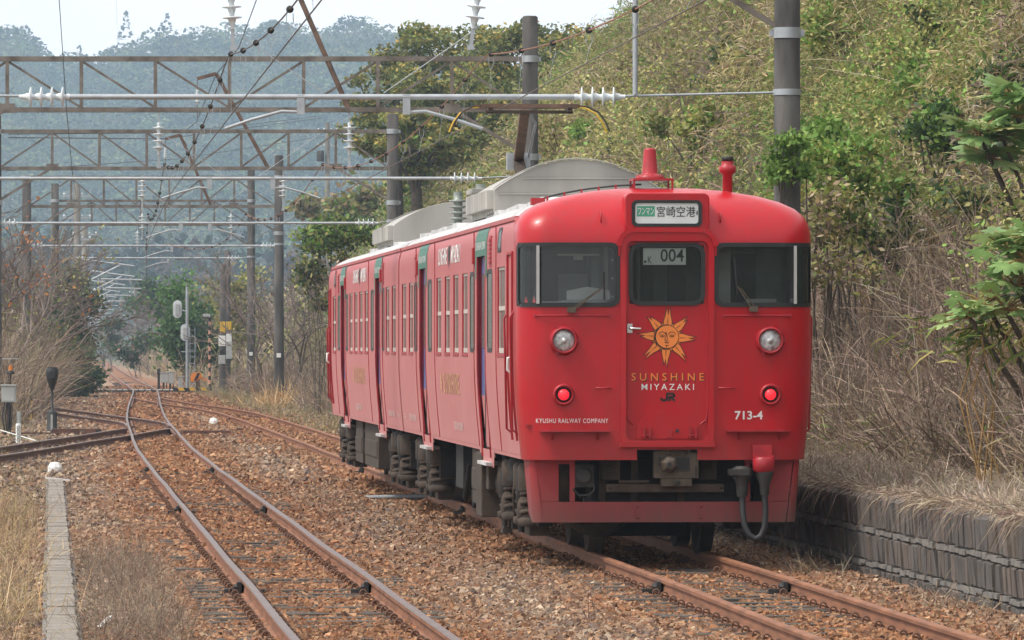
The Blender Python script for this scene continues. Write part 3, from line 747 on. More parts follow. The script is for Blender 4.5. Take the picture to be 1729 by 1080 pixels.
    for i in range(n):
        a = math.pi/2 + 2*math.pi*(i + .35)/n; L = (.275, .245, .265)[i % 3]; L *= 1.06 if math.sin(a) < -.5 else 1.0; wv = .045*(1 if i % 2 else -1)
        def pt(r_, o_): return (cx + math.cos(a)*r_ - math.sin(a)*o_, cz + math.sin(a)*r_ + math.cos(a)*o_)
        for sc_, fn, m in ((1.0, fw, 1), (0.0, f2, 0)):
            bw = .0190 + .0090*sc_; ex = .024*sc_
            lf = [(.118, -bw*.8), (.155, -bw + wv*.2), (.205, -bw*.72 + wv*.6)]; rt = [(.205, bw*.72 + wv*.6), (.155, bw + wv*.2), (.118, bw*.8)]
            pl = [pt(*q) for q in lf] + [pt(L + ex, wv*.9)] + [pt(*q) for q in rt]
            e.add([fn(*q) for q in pl], [tuple(range(len(pl)))], m)
    for i in range(n):
        a = math.pi/2 + 2*math.pi*(i + .85)/n
        for sc_, fn, m in ((1.0, fw, 1), (0, f2, 0)):
            q = [(cx + math.cos(a - .07 - .03*sc_)*.115, cz + math.sin(a - .07 - .03*sc_)*.115), (cx + math.cos(a + .07 + .03*sc_)*.115, cz + math.sin(a + .07 + .03*sc_)*.115), (cx + math.cos(a)*(.148 + .012*sc_), cz + math.sin(a)*(.148 + .012*sc_))]
            e.add([fn(*p) for p in q], [(0,1,2)], m)
    disc = lambda r_, fn, m, ox=0, oz=0: e.add([fn(cx + ox + r_*math.cos(2*math.pi*j/28), cz + oz + r_*math.sin(2*math.pi*j/28)) for j in range(28)], [tuple(range(28))], m)
    disc(.127, f2, 1, -.005, -.002); disc(.111, f3, 0, .003, .002)
    f4 = lambda u, v: (u, dt - .0075, v)
    def stroke(pts, w_=.006):
        pts = [Vector((cx + x, cz + z, 0)) for x, z in pts]
        for i in range(len(pts) - 1):
            d = (pts[i+1] - pts[i]); nn = Vector((-d.y, d.x, 0)).normalized()*w_/2; dd = d.normalized()*w_*.3
            e.add([f4(*(p)[:2]) for p in (pts[i] - nn - dd, pts[i+1] - nn + dd, pts[i+1] + nn + dd, pts[i] + nn - dd)], [(0,1,2,3)], 1)
    arc = lambda x, z, rx, rz, a0, a1, k=9: [(x + rx*math.cos(R(a0 + (a1 - a0)*i/k)), z + rz*math.sin(R(a0 + (a1 - a0)*i/k))) for i in range(k + 1)]
    stroke(arc(-.045,.018,.035,.032,10,170)); stroke(arc(.05,.018,.035,.032,10,170))
    for x in (-.045, .05):
        stroke(arc(x,.008,.024,.012,10,170), .005); stroke(arc(x,.012,.024,.012,190,350), .005); disc(.006, f4, 1, x, .01)
    stroke([(-.012,.045),(-.006,.01),(-.018,-.02),(-.022,-.03),(-.008,-.036),(.006,-.032)])
    stroke([(-.006,.045),(0,.02),(.004,-.005),(.01,-.03)], .004)
    stroke([(-.02,-.052),(-.004,-.048),(.004,-.052),(.016,-.05)]); stroke([(-.02,-.055),(0,-.06),(.018,-.055)], .005); stroke(arc(0,-.078,.016,.008,200,340)); stroke([(-.002,-.085),(-.006,-.105)], .005)
    e.build('sun_emblem', [M['orange'], M['ink']], lo, fix=False)
    t = MB()
    px = lambda x: (x - 1127)/172.4
    pz = lambda y: CH + (HY - y)/172.4
    fit_text(t, 'SUNSHINE', px(1067), px(1190), pz(636), .075, fw, 0, .008, 1.6)
    fit_text(t, 'SUNSHINE', px(1067) + .008, px(1190) + .008, pz(636) - .008, .075, lambda u, v: (u, dt - .0015, v), 2, .008, 1.6)
    fit_text(t, 'MIYAZAKI', px(1084), px(1173), pz(653), .060, fw, 1, .002, 1.4)
    cjx, cjz = px(1129), pz(670)
    def slab(pts, wd=.022, m=2):
        for i in range(len(pts) - 1):
            a, b = Vector((*pts[i], 0)), Vector((*pts[i+1], 0)); d = (b - a).normalized(); nn = Vector((-d.y, d.x, 0))*wd/2; d *= wd*.25
            t.add([fw(cjx + p.x, cjz + p.y) for p in (a - nn - d, b - nn + d, b + nn + d, a + nn - d)], [(0,1,2,3)], m)
    slab([(-.068,-.012),(-.06,-.03),(-.035,-.034),(-.015,-.028),(-.010,-.005),(-.010,.032)]); slab([(-.012,.032),(.045,.032),(.06,.022),(.06,.008),(.045,-.001),(.012,-.001)]); slab([(.024,.0),(.062,-.034)]); slab([(.014,.0),(.014,-.036)])
    t.build('door_lettering', [M['orange'], M['white'], M['ink']], lo, fix=False)
    # number, company name
    t = MB(); ff = lambda u, v: (u, face_t(u, v) - .004, v)
    fit_text(t, 'KYUSHU RAILWAY COMPANY', px(906), px(1027), pz(710), .044, ff, 0, .001, 1.15); t.build('company_lettering', [M['white']], root, fix=False); t = MB()
    fit_text(t, '713-4', px(1242), px(1290), pz(701), .085, ff, 0, .022)
    t.build('car_number', [M['white']], root, fix=False)
    # destination box
    bx = MB(); o = rrect(-.415, 3.20, .415, 3.575, .06, 5); yb = -.01
    bx.prism(o, (0, .55, 0), (1,0,0), (0,0,1), .57, 0)
    db = bx.build('destination_box', M['red_front'], root, bevel=.012)
    fr_ = MB(); fr_.ring(rrect(-.352, 3.245, .338, 3.505, .05, 5), rrect(-.318, 3.275, .304, 3.475, .03, 5), (0, -.018, 0), (1,0,0), (0,0,1), .02, 0); fr_.build('rubber_seal', M['rubber'], db)
    bl = MB(); i_ = rrect(-.325, 3.268, .311, 3.482, .04, 5); fb = lambda u, v: (u, -.0225, v); fc = lambda u, v: (u, -.025, v); fd = lambda u, v: (u, -.0275, v)
    bl.add([fb(*p) for p in i_], [tuple(range(len(i_)))], 0)
    bl.add([fc(-.30,3.345), fc(-.125,3.345), fc(-.125,3.445), fc(-.30,3.445)], [(0,1,2,3)], 1)
    fit_text(bl, 'ワンマン', -.293, -.132, 3.395, .07, fd, 0, .012)
    fit_text(bl, '宮崎空港', -.105, .275, 3.392, .105, fd, 2, .004); bl.add([fd(.285,3.36), fd(.297,3.36), fd(.297,3.40), fd(.285,3.40)], [(0,1,2,3)], 2)
    bl.build('destination_blind', [M['blindw'], M['blindg'], M['ink']], db, fix=False)
    # lamps
    for s in (-1, 1):
        c = (s*1.015, face_t(1.015, 2.13), 2.13)
        h = MB(); h.lathe([(.145,0),(.145,.02),(.132,.05),(.128,.07),(.112,.075),(.108,.05),(.104,.035)], c, (0,-1,0), 28, 0)
        for a in (0, 120, 240): h.box((c[0] + .135*math.cos(R(a)), c[1] - .035, c[2] + .135*math.sin(R(a))), (.03,.03,.03), 0)
        hl = h.build('headlight', M['red_part'], root)
        g = MB(); g.lathe([(.104,.036),(.09,.05),(.05,.06),(.001,.063)], c, (0,-1,0), 24, 0); g.lathe([(.028,.06),(.03,.068),(.001,.07)], c, (0,-1,0), 10, 0); g.build('lens', M['lens'], hl)
        c = (s*1.018, face_t(1.018, 1.6), 1.6)
        h = MB(); h.lathe([(.108,0),(.108,.03),(.095,.06),(.088,.06),(.075,.02)], c, (0,-1,0), 24, 0); h.lathe([(.082,.012),(.07,.03),(.05,.034)], c, (0,-1,0), 20, 1)
        tl = h.build('tail_light', [M['red_part'], M['black']], root)
        g = MB(); g.lathe([(.056,.03),(.05,.055),(.03,.066),(.001,.07)], c, (0,-1,0), 18, 0); g.build('lens', M['tail'], tl)
        # steps, rails, hooks
        h = MB(); z = 1.255; a, b = (-1.25,-.57) if s < 0 else (.58,1.22); k = 9
        pts = [(a + (b - a)*i/k) for i in range(k + 1)]
        for i in range(k):
            h.add([(x, face_t(x, z) - e_, zz) for x, zz, e_ in ((pts[i], z, 0), (pts[i+1], z, 0), (pts[i+1], z + .004, .10), (pts[i], z + .004, .10), (pts[i], z - .022, 0), (pts[i+1], z - .022, 0), (pts[i+1], z - .018, .10), (pts[i], z - .018, .10))], [(0,1,2,3),(4,7,6,5),(3,2,6,7)], 0)
        for x in (a + .12, b - .12): h.bar((x, face_t(x, z) , z - .09), (x, face_t(x, z) - .08, z - .02), .012, .03, 0)
        h.build('foot_step', M['red_part'], root)
        h = MB()
        a, b = (-1.29,-.57) if s < 0 else (.56,1.22)
        h.tube([(x, face_t(x, 2.37) - .02, 2.375) for x in np.linspace(a, b, 9)], .008, 6, 0)
        for x in (a, b): h.box((x, face_t(x, 2.37) - .01, 2.375), (.025,.03,.025), 0)
        a, b = (-.70,-.555) if s < 0 else (.51,.66)
        h.tube([(a, face_t(a, 1.66), 1.665), (a, face_t(a, 1.66) - .045, 1.665), (b, face_t(b, 1.66) - .045, 1.665), (b, face_t(b, 1.66), 1.665)], .009, 6, 0)
        x = s*.645 if s < 0 else .53
        h.tube([(x, face_t(x, 3.39), 3.39), (x, face_t(x, 3.36) - .05, 3.38), (x, face_t(x, 3.32) - .05, 3.32), (x, face_t(x, 3.29), 3.29)], .008, 6, 0)
        h.build('grab_rail', M['red_part'], root)
    # roof fittings
    an = MB(); zt = 3.67
    an.box((-.06, .95, zt + .06), (.40, .42, .02), 0)
    for x in (-.25, .13):
        for t in (.76, 1.14): an.bar((x, t, zt - .06), (x, t, zt + .06), .02, .02, 0)
    an.lathe([(.14,0),(.14,.03),(.085,.05),(.078,.06),(.06,.29),(.055,.305),(.0,.315)], (-.075, .95, zt + .065), (0,0,1), 20, 0)
    for k in range(8): an.lathe([(.012,0),(.012,.02),(0,.021)], (-.075 + .12*math.cos(k*.785), .95 + .12*math.sin(k*.785), zt + .09), (0,0,1), 6, 0)
    an.build('radio_aerial', M['red_part'], root)
    wh = MB(); zb = roof_z(.68, .75); wh.lathe([(.05,-.06),(.05,.17),(.085,.19),(.085,.25),(.06,.26),(.06,.30)], (.68, .75, zb), (0,0,1), 16, 0); wh.lathe([(.045,.30),(.06,.31),(.06,.345),(0,.35)], (.68, .75, zb), (0,0,1), 14, 1)
    wh.build('whistle', [M['red_part'], M['black']], root)
    cb = MB(); pts = []
    for k in range(13):
        x = -1.15 + 1.0*k/12; t = 1.35 - .3*k/12; pts.append((x, t, roof_z(x, 1.3) + .035))
    cb.tube(pts, .010, 5, 1); cb.box((-1.16, 1.36, roof_z(1.16, 1.3) + .02), (.14,.16,.07), 0)
    for k in (1,3,5,7,9,11): cb.box((pts[k][0], pts[k][1], pts[k][2] - .015), (.02,.03,.05), 0)
    cb.build('roof_cable', [M['red_part'], M['black']], root)
    # skirt (obstacle deflector)
    s = MB(); y0, y1 = .20, .26
    xo = [(-1.27,.33),(1.25,.33),(1.30,.97),(-1.30,.97)]
    def plate(poly): s.prism(poly, (0, y1, 0), (1,0,0), (0,0,1), y1 - y0, 0)
    plate([(-1.20,.345),(1.19,.345),(1.22,.545),(-1.22,.545)])
    plate([(-1.22,.548),(-1.05,.548),(-1.05,.97),(-1.28,.97)]); plate([(-1.045,.918),(-.94,.918),(-.94,.97),(-1.045,.97)])
    plate([(-.94,.548),(-.89,.548),(-.89,.97),(-.94,.97)])
    plate([(.79,.548),(.84,.548),(.84,.97),(.79,.97)]); plate([(.845,.918),(.98,.918),(.98,.97),(.845,.97)]); plate([(.985,.548),(1.215,.548),(1.27,.97),(.985,.97)])
    for sg in (-1, 1):    # cheeks swept back
        n = 6; A = []
        for k in range(n + 1):
            a = R(90*k/n); A.append((.10*math.sin(a), .10*(1 - math.cos(a))))
        for k in range(n):
            (xa, ta), (xb, tb) = A[k], A[k+1]
            s.add([(sg*(1.20 + xa), y0 + ta, .345), (sg*(1.20 + xb), y0 + tb, .345), (sg*(1.28 + xb*.6), y0 + tb, .97), (sg*(1.28 + xa*.6), y0 + ta, .97)], [(0,1,2,3)], 0, True)
        s.add([(sg*1.30, y0 + .10, .345), (sg*1.30, y0 + .55, .42), (sg*1.34, y0 + .7, .97), (sg*1.34, y0 + .10, .97)], [(0,1,2,3)], 0)
    for x in (-.30, .33):
        s.box((x, y0 - .004, .445), (.012, .006, .2), 0)
        for z in (.39, .50): s.lathe([(.014,0),(.012,.012),(0,.014)], (x + .03, y0, z), (0,-1,0), 8, 0)
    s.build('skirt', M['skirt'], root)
    bf = MB()
    bf.box((-.52, .34, .87), (.17, .10, .22), 0); bf.box((.44, .34, .87), (.16, .10, .22), 0)
    for x in (-.52, .44):
        for k in range(5): bf.box((x - .01, .285, .81 + k*.028), (.07, .012, .012), 1)
    bf.box((0.0, .22, .68), (1.16, .09, .08), 0); bf.box((-.31,.2,.745),(.3,.05,.03),0)
    for x in (-.55,.55): bf.lathe([(.014,0),(.0,.01)], (x, .175, .68), (0,-1,0), 8, 1)
    for x in (-.60,-.28,.18): bf.box((x, .45, .72), (.07, .08, .5), 0)
    bf.box((-.72,.6,.6),(.06,.06,.5),1); bf.box((.1,.9,.6),(1.6,.08,.5),1)
    bf.build('end_beam', [M['under'], M['black']], root, bevel=.006)
    c = MB(); y = .06
    c.prism([(-.125,.78),(.315,.78),(.315,1.03),(.24,1.03),(.22,1.08),(-.04,1.08),(-.06,1.05),(-.125,1.05)], (0, y + .14, 0), (1,0,0), (0,0,1), .14, 0)
    c.prism([(-.05,.70),(.25,.70),(.25,.78),(-.05,.78)], (0, y + .13, 0), (1,0,0), (0,0,1), .12, 0)
    c.lathe([(.095,0),(.09,.06),(.055,.15),(.03,.16)], (.02, y, .92), (0,-1,0), 6, 0); c.lathe([(.028,.161),(.026,.165)], (.01, y, .915), (0,-1,0), 6, 1)
    c.box((.165, y - .002, .92), (.13, .02, .14), 1); c.box((-.07, y - .002, .945), (.03, .01, .10), 1); c.box((.29, y - .002, .85), (.025,.01,.12), 1)
    c.lathe([(.03,0),(.03,.02),(.012,.022)], (.10, y, 1.035), (0,-1,0), 10, 0); c.lathe([(.014,.022),(0,.025)], (.10, y, 1.035), (0,-1,0), 8, 1)
    for x in (.02, .19): c.lathe([(.022,0),(.018,.018),(0,.02)], (x, y, 1.03), (0,-1,0), 8, 0)
    c.lathe([(.03,0),(.028,.02),(0,.022)], (.11, y, .735), (0,-1,0), 10, 1)
    c.box((.1, .6, .9), (.3, .8, .22), 1)
    c.build('coupler', [M['coupler'], M['black']], root, bevel=.008)
    jb = MB(); jb.box((.93, .02, 1.03), (.19, .16, .16), 0); jb.lathe([(.085,0),(.105,.02),(.11,.13),(.085,.15)], (.945, -.04, .84), (0,0,1), 14, 0); jb.bar((.86,-.02,.9),(.86,-.06,1.0),.02,.05,0); jb.bar((1.03,-.02,.9),(1.03,-.06,1.0),.02,.05,0)
    jb.lathe([(.045,0),(.05,.1),(.085,.2),(.09,.25),(.0,.251)], (.955, -.04, .615), (0,0,1), 12, 1)
    jb.lathe([(.05,0),(.055,.05),(.06,.12),(.10,.2),(.11,.27),(.06,.30)], (.74, .02, .60), (0,0,1), 12, 1); jb.box((.70,-.03,.84),(.2,.14,.06),1); jb.bar((.66,-.02,.78),(.76,-.06,.83),.03,.03,1)
    jb.tube([(.74,.02,.62),(.745,.0,.45),(.76,-.02,.32),(.80,-.03,.23),(.86,-.035,.185),(.92,-.04,.215),(.955,-.04,.30),(.965,-.04,.45),(.955,-.04,.63)], .030, 10, 2)
    for z in (.70,.66): jb.lathe([(.058,0),(.058,.02)], (.74,.02,z - .03), (0,0,1), 12, 1)
    jb.build('jumper_cable', [M['red_part'], M['boxd'], M['cable']], root)
    bl = MB(); bl.box((-.80, .30, .80), (.20, .16, .22), 0); bl.lathe([(.08,0),(.09,.03),(.06,.05)], (-.80, .22, .80), (0,-1,0), 12, 0); bl.tube([(-.9,.24,.74),(-.9,.2,.66),(-.85,.2,.61),(-.75,.2,.61),(-.70,.2,.66),(-.70,.24,.74)], .012, 6, 0); bl.tube([(-.8,.24,.6),(-.8,.22,.54),(-.87,.22,.51)], .016, 6, 0)
    bl.box((-.80,.212,.81),(.05,.01,.03),1); bl.box((-.80,.4,.9),(.14,.05,.14),0)
    bl.build('hose_coupling', [M['boxd'], M['boxgrey']], root, bevel=.006)
    dr = MB(); dr.lathe([(.11,0),(.11,.4),(.08,.45)], (-1.0, .45, .5), (0,0,1), 12, 0); dr.build('sand_box', M['under'], root)
    # cab contents seen through the glass
    ci = MB(); ci.box((-.80, .36, 2.505), (.42, .2, .04), 0); ci.box((-1.05,.34,2.50),(.3,.1,.03),0); ci.prism([(0,0),(.42,0),(.42,.10),(.2,.13),(0,.09)], (-1.05+.1,.5,2.53), (1,0,0),(0,0,1), .06, 0)
    for x in (-1.36,-1.28): ci.lathe([(.02,0),(.008,.06),(0,.065)], (x,.34,2.50), (0,0,1), 8, 1)
    ci.box((-.84,.40,2.975),(.42,.02,.018),0); ci.box((-.84,.40,2.955),(.09,.03,.06),2)
    for z in (2.92, 2.74, 2.56): ci.box((-.53,.1,z),(.02,.01,.02),0)
    ci.box((-.57,.1,2.57),(.035,.01,.07),0)
    ci.box((.62,.6,2.75),(.12,.2,.5),2); ci.box((.95,.3,2.47),(.3,.2,.14),2); ci.box((1.3,.5,2.52),(.05,.05,.05),0); ci.box((-.8, 1.45, 2.55),(.3,.06,.5),2)
    ci.build('cab_contents', [M['paper'], M['tail'], M['boxgrey']], root, bevel=.004)
M['boxd'] = mat('dark_grey_fitting', (.034,.031,.028), .65, var=.3, scale=8)

X0 = 1.52
AX = Vector((-.078, 1, 0)).normalized(); TH = math.atan(.078)
train_a = build_car('nearer red train car with a sun emblem on its cab door and red tail lights', (X0, 58.0, 0), TH, -1, (10.0, 13.6), True, 'cars of the red two-car train')
cab_front(train_a)
far = Vector((X0, 58.0, 0)) + AX*39.9
train_b = build_car('red train car coupled behind the one with the sun emblem, its cab hidden', far, TH + math.pi, 1, (5.6, 9.9), False, 'cars of the red two-car train')
gw = MB(); c = Vector((X0, 58.0, 0)) + AX*19.95
for k in range(5):
    gw.box((0, 19.83 + .06*k, 2.1), (.95 - .05*(k % 2), .05, 2.0 - .05*(k % 2)), 0)
gw.box((0, 19.95, .85), (.25, .5, .2), 0)
gw.build('gangway_bellows', M['black'], train_a)
# ================================================================ ground
def lat_main(Y): return main_x(Y) + .078*Y
_ym = np.array([0,20,42,69,118,171,243,289,354,445,729,1100,1500,3000.])
_lm = np.array([main_x(min(max(y,20),1400)) + .078*min(max(y,20),1400) for y in _ym])
CAP = 15.3
def tz(lat, Y):
    """height of the land: ballast bed, platform fill, cutting slope to the right, low bank to the left"""
    lat = np.asarray(lat, float); Y = np.asarray(Y, float)
    lm = np.interp(Y, _ym, _lm)
    z = -.175 + .05*(fbm(lat*1.7, Y*.7, 3) - .5) + .02*(vnoise(lat*6, Y*3, 5) - .5)
    # platform fill
    plat = sstep(8.12, 8.22, lat)*(1 - sstep(112, 116, Y))
    z = z + plat*(.80 + .05*fbm(lat*2, Y*.5, 9))
    # cutting slope
    e = 10.2 - 1.3*sstep(98, 128, Y) + np.clip(lm - 2.3, 0, 9)*.85*sstep(98, 128, Y)
    d = np.clip(lat - e, 0, None)
    k = 1 - .62*sstep(285, 345, Y); cap = CAP*(1 - .60*sstep(255, 350, Y)) - 2.5*sstep(700, 1100, Y)
    s = 1.42*d*k; h = cap*(1 - np.exp(-(s/cap)**1.5*1.5)) + .03*d
    z = z + h + np.clip(d/3, 0, 1)*(2.2*(fbm(lat*.35, Y*.12, 21) - .5) + 1.1*(vnoise(lat*.8, Y*.4, 22) - .5))
    # left bank
    el = np.interp(Y, [0,150,190,240,300,450], [-5,-4.6,-5.0,-2.4,-.4,.4]) + np.clip(lm - 5.2, 0, 9)
    dl = np.clip(el - lat, 0, None)
    z = z + 3.2*(1 - np.exp(-dl*.16))*sstep(110, 170, Y) + np.clip(dl/3, 0, 1)*.8*(fbm(lat*.3, Y*.1, 31) - .5) + .12*np.clip(dl/2,0,1)
    return z

lats = sorted(set([-700,-450,-300,-200,-140,-100,-70,-50,-40,-34,-30] + list(np.arange(-28, 34, .8)) + [8.12,8.16,8.2,8.24] + [36,40,46,55,70,95,130,200,300,450,650]))
Ys = sorted(set([-40,0,20,30] + list(np.arange(38, 130, .8)) + list(np.arange(130, 300, 2)) + list(np.arange(300, 600, 8)) + list(range(600, 1600, 60)) + [1700,2000,2400,2900]))
LA, YY = np.meshgrid(np.array(lats, float), np.array(Ys, float))
ZZ = tz(LA, YY)
V = np.stack([LA - .078*YY, YY, ZZ], -1).reshape(-1, 3)
nl = len(lats); ii, jj = np.meshgrid(np.arange(len(Ys) - 1), np.arange(nl - 1), indexing='ij')
T = np.stack([ii*nl + jj, ii*nl + jj + 1, (ii+1)*nl + jj + 1, (ii+1)*nl + jj], -1).reshape(-1, 4)
trk = np.minimum(abs(LA - np.interp(YY, _ym, _lm)), abs(LA - 6.05))
rusty = np.clip(1.6 - trk, 0, 1)[..., None]
pale = fbm(LA*.6, YY*.16, 41)[..., None]
colg = np.array([.27,.175,.115])*(1 - rusty) + np.array([.24,.12,.065])*rusty
colg = colg*(1 - .5*sstep(.45,.65,pale)*(1 - rusty)) + np.array([.36,.29,.215])*.5*sstep(.45,.65,pale)*(1 - rusty)
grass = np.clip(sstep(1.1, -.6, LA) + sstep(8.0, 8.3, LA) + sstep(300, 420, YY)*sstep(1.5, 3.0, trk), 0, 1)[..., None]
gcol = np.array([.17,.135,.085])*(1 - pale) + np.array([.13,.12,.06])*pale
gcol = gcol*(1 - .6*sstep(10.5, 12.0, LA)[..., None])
colg = colg*(1 - grass) + gcol*grass
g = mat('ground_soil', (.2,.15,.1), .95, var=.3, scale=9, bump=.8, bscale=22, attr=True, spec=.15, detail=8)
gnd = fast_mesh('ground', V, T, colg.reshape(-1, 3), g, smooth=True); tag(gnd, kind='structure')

# loose ballast: every stone real, in one heap
def stones(n, lat0, lat1, y0, y1, size, pw=1.0, seed=0):
    r = np.random.default_rng(seed)
    u = r.random(n); Y = (y0**-pw + u*(y1**-pw - y0**-pw))**(-1/pw); lat = lat0 + r.random(n)*(lat1 - lat0)
    X = lat - .078*Y
    keep = (X/Y > -.118) & (X/Y < .118); keep &= r.random(n) < np.clip(1.25 - sstep(1.4, -.8, lat), .08, 1)
    lat, Y = lat[keep], Y[keep]; n = len(Y)
    z = tz(lat, Y)
    s = size*np.clip(np.exp(r.normal(0, .36, n)), .4, 1.9)
    base = np.array([[-1,-1,-.7],[1,-1,-.7],[1,1,-.7],[-1,1,-.7],[-1,-1,.7],[1,-1,.7],[1,1,.7],[-1,1,.7]])*.64
    v = base[None] + r.normal(0, .16, (n, 8, 3))
    v *= s[:, None, None]*(1 + r.normal(0, .2, (n, 1, 3)))
    q = r.normal(size=(n, 4)); q /= np.linalg.norm(q, axis=1, keepdims=True); a, b, c, d = q.T
    Rm = np.stack([1-2*(c*c+d*d), 2*(b*c-a*d), 2*(b*d+a*c), 2*(b*c+a*d), 1-2*(b*b+d*d), 2*(c*d-a*b), 2*(b*d-a*c), 2*(c*d+a*b), 1-2*(b*b+c*c)], -1).reshape(n, 3, 3)
    v = np.einsum('nij,nkj->nki', Rm, v)
    v += np.stack([lat - .078*Y, Y, z + s*.25], -1)[:, None]
    fq = np.array([[0,3,2,1],[4,5,6,7],[0,1,5,4],[1,2,6,5],[2,3,7,6],[3,0,4,7]])
    T = (np.arange(n)[:, None, None]*8 + fq[None]).reshape(-1, 4)
    lm = np.interp(Y, _ym, _lm); t = np.minimum(abs(lat - lm), abs(lat - 6.05))
    ru = np.clip(1.75 - t + r.normal(0, .35, n), 0, 1)
    pal = sstep(.42, .62, fbm(lat*.6, Y*.16, 41) + r.normal(0, .08, n))
    A = np.array([[.23,.105,.052],[.285,.135,.066],[.15,.075,.044],[.32,.185,.10]]); B = np.array([[.27,.185,.122],[.37,.285,.205],[.18,.125,.092],[.235,.145,.088],[.145,.11,.095]])
    ca = A[r.integers(0, 4, n)]; cb = B[r.integers(0, 5, n)]
    mixv = np.clip(ru*.95 + (1 - pal)*.42, 0, 1)[:, None]
    C = (ca*mixv + cb*(1 - mixv))*np.clip(1 + r.normal(.04, .24, (n, 1)), .35, 1.8)
    return v.reshape(-1, 3), T, np.repeat(np.clip(C, .02, .9), 8, 0)
parts = [stones(300000, -2.6, 8.05, 40.5, 60, .0212, 1.6, 1), stones(150000, -3, 8.05, 60, 95, .026, 1.2, 2), stones(50000, -5, 8.05, 95, 170, .038, 1.0, 3), stones(30000, -1, 10, 170, 330, .05, 1.0, 4)]
o = 0; Vs = []; Ts = []; Cs = []
for v, t, c in parts: Vs.append(v); Ts.append(t + o); Cs.append(c); o += len(v)
st = fast_mesh('ballast_gravel', np.concatenate(Vs), np.concatenate(Ts), np.concatenate(Cs), M['stone'])
tag(st, 'rust stained ballast stones lying between and around the tracks', 'gravel', kind='stuff')

# ================================================================ railway tracks
PROF = [(-.0625,-.153),(.0625,-.153),(.0625,-.141),(.014,-.124),(.009,-.048),(.033,-.038),(.034,-.010),(.027,0),(-.027,0),(-.034,-.010),(-.033,-.038),(-.009,-.048),(-.014,-.124),(-.0625,-.141)]
def sweep_rail(fx, off, ys, mats, parent, name='rail'):
    mb = MB(); k = len(PROF); rg = random.Random(int(off*1000) + int(ys[0]))
    vs = []
    for y in ys:
        sl = (fx(y + .5) - fx(y - .5)); nx = Vector((1, -sl, 0)).normalized()
        wob = .004*math.sin(y*.5 + off*9); c = Vector((fx(y), y, .004*math.sin(y*.33 + off*5))) + nx*(off + wob)
        vs += [c + nx*p[0] + Vector((0,0,p[1])) for p in PROF]
    n = len(ys); fs = []; ms = []
    for i in range(n - 1):
        for j in range(k):
            fs.append((i*k + j, i*k + (j+1) % k, (i+1)*k + (j+1) % k, (i+1)*k + j)); ms.append(1 if j in (6,7,8) else 0)
    mb.v = [tuple(v) for v in vs]; mb.f = fs; mb.m = ms; mb.s = [False]*len(fs)
    mb.add(vs[:k], [tuple(range(k))], 0); mb.add(vs[-k:], [tuple(range(k))[::-1]], 0)
    return mb.build(name, mats, parent)
def steps(a, b):
    out = []; y = a
    while y < b: out.append(y); y += 1.5 if y < 130 else (3 if y < 300 else 12)
    return out + [b]
def clip_mesh():
    mb = MB()
    for s in (-1, 1):
        pts = []
        for k in range(15):
            a = 2*math.pi*k/9.5; r_ = .031
            pts.append((s*.105 + r_*math.cos(a)*.9, .012 + .003*k - .02, -.126 + r_*math.sin(a)))
        pts.append((s*.05, .02, -.138)); mb.tube(pts, .0085, 5, 0)
    mb.box((0, 0, -.151), (.34, .17, .012), 0)
    return mb
def track(name, label, fx, y0, y1, sl0, sl1, mats, clips=True, far_to=None, lap=.66, raise_=0.0):
    root = thing(name, kind='structure'); root['label'] = label
    for off in (-.566, .566): sweep_rail(fx, off, steps(y0, y1), mats, root)
    smb = MB(); smb.box((0,0,-.225), (2.1,.21,.15), 0)
    s0 = smb.build('sleeper', [M['sleeper']], root, bevel=.012)
    ch = None
    if clips:
        ch = clip_mesh().build('rail_clip', [M['clip']], s0); ch.location = (-.566, 0, 0); c2 = dup(ch, s0); c2.location = (.566, 0, 0)
    rg = random.Random(3); y = sl0; first = True; cnt = 0
    while y < sl1 and cnt < 96:
        o = s0 if first else dup(s0, root); first = False; cnt += 1
        o.location = (fx(y), y, rg.uniform(-.012, .008) + raise_); o.rotation_euler = (0, 0, -math.atan(fx(y + .5) - fx(y - .5)) + rg.uniform(-.02,.02))
        y += lap + rg.uniform(-.05,.05)
    if far_to and far_to > y:
        mb = MB()
        while y < far_to:
            a = -math.atan(fx(y + .5) - fx(y - .5)); mb.box((fx(y), y, -.25), (2.1,.22,.15), 0, Matrix.Rotation(a, 3, 'Z')); y += lap
        q = mb.build('sleeper', [M['sleeper']], root); q['kind'] = 'stuff'
    # joints: fishplates with bolts, and the anchors beside them
    mb = MB()
    for yj in [v for v in (53.0, 78.2, 103.4) if y0 < v < y1]:
        for off in (-.566, .566):
            x = fx(yj) + off
            for s in (-1, 1):
                mb.box((x + s*.035, yj, -.075), (.04, .50, .095), 0)
                for q in (-.18,-.06,.06,.18): mb.lathe([(.022,0),(.02,.03),(0,.032)], (x + s*.055, yj + q, -.075), (s,0,0), 6, 0)
                mb.box((x + s*.12, yj + .05, -.13), (.12, .12, .06), 0)
    if mb.v: mb.build('rail_joint', M['black'], root)
    return root
track('railway_track', 'main track with worn bright rail heads', main_x, 36, 1250, 41.0, 110, [M['rail'], M['railtop']], far_to=420, raise_=.010)
track('railway_track', 'rusty track the red train stands on', train_x, 34, 243, 40.5, 62, [M['rail'], M['rail']], far_to=236, raise_=.014)
track('railway_track', 'dark siding rails curving to the near left', sida_x, 60, 150.5, 112, 149, [M['raild'], M['railtopd']], clips=False)
track('railway_track', 'dark siding rails curving to the far left', sidb_x, 154.5, 236, 156, 210, [M['raild'], M['railtopd']], clips=False)
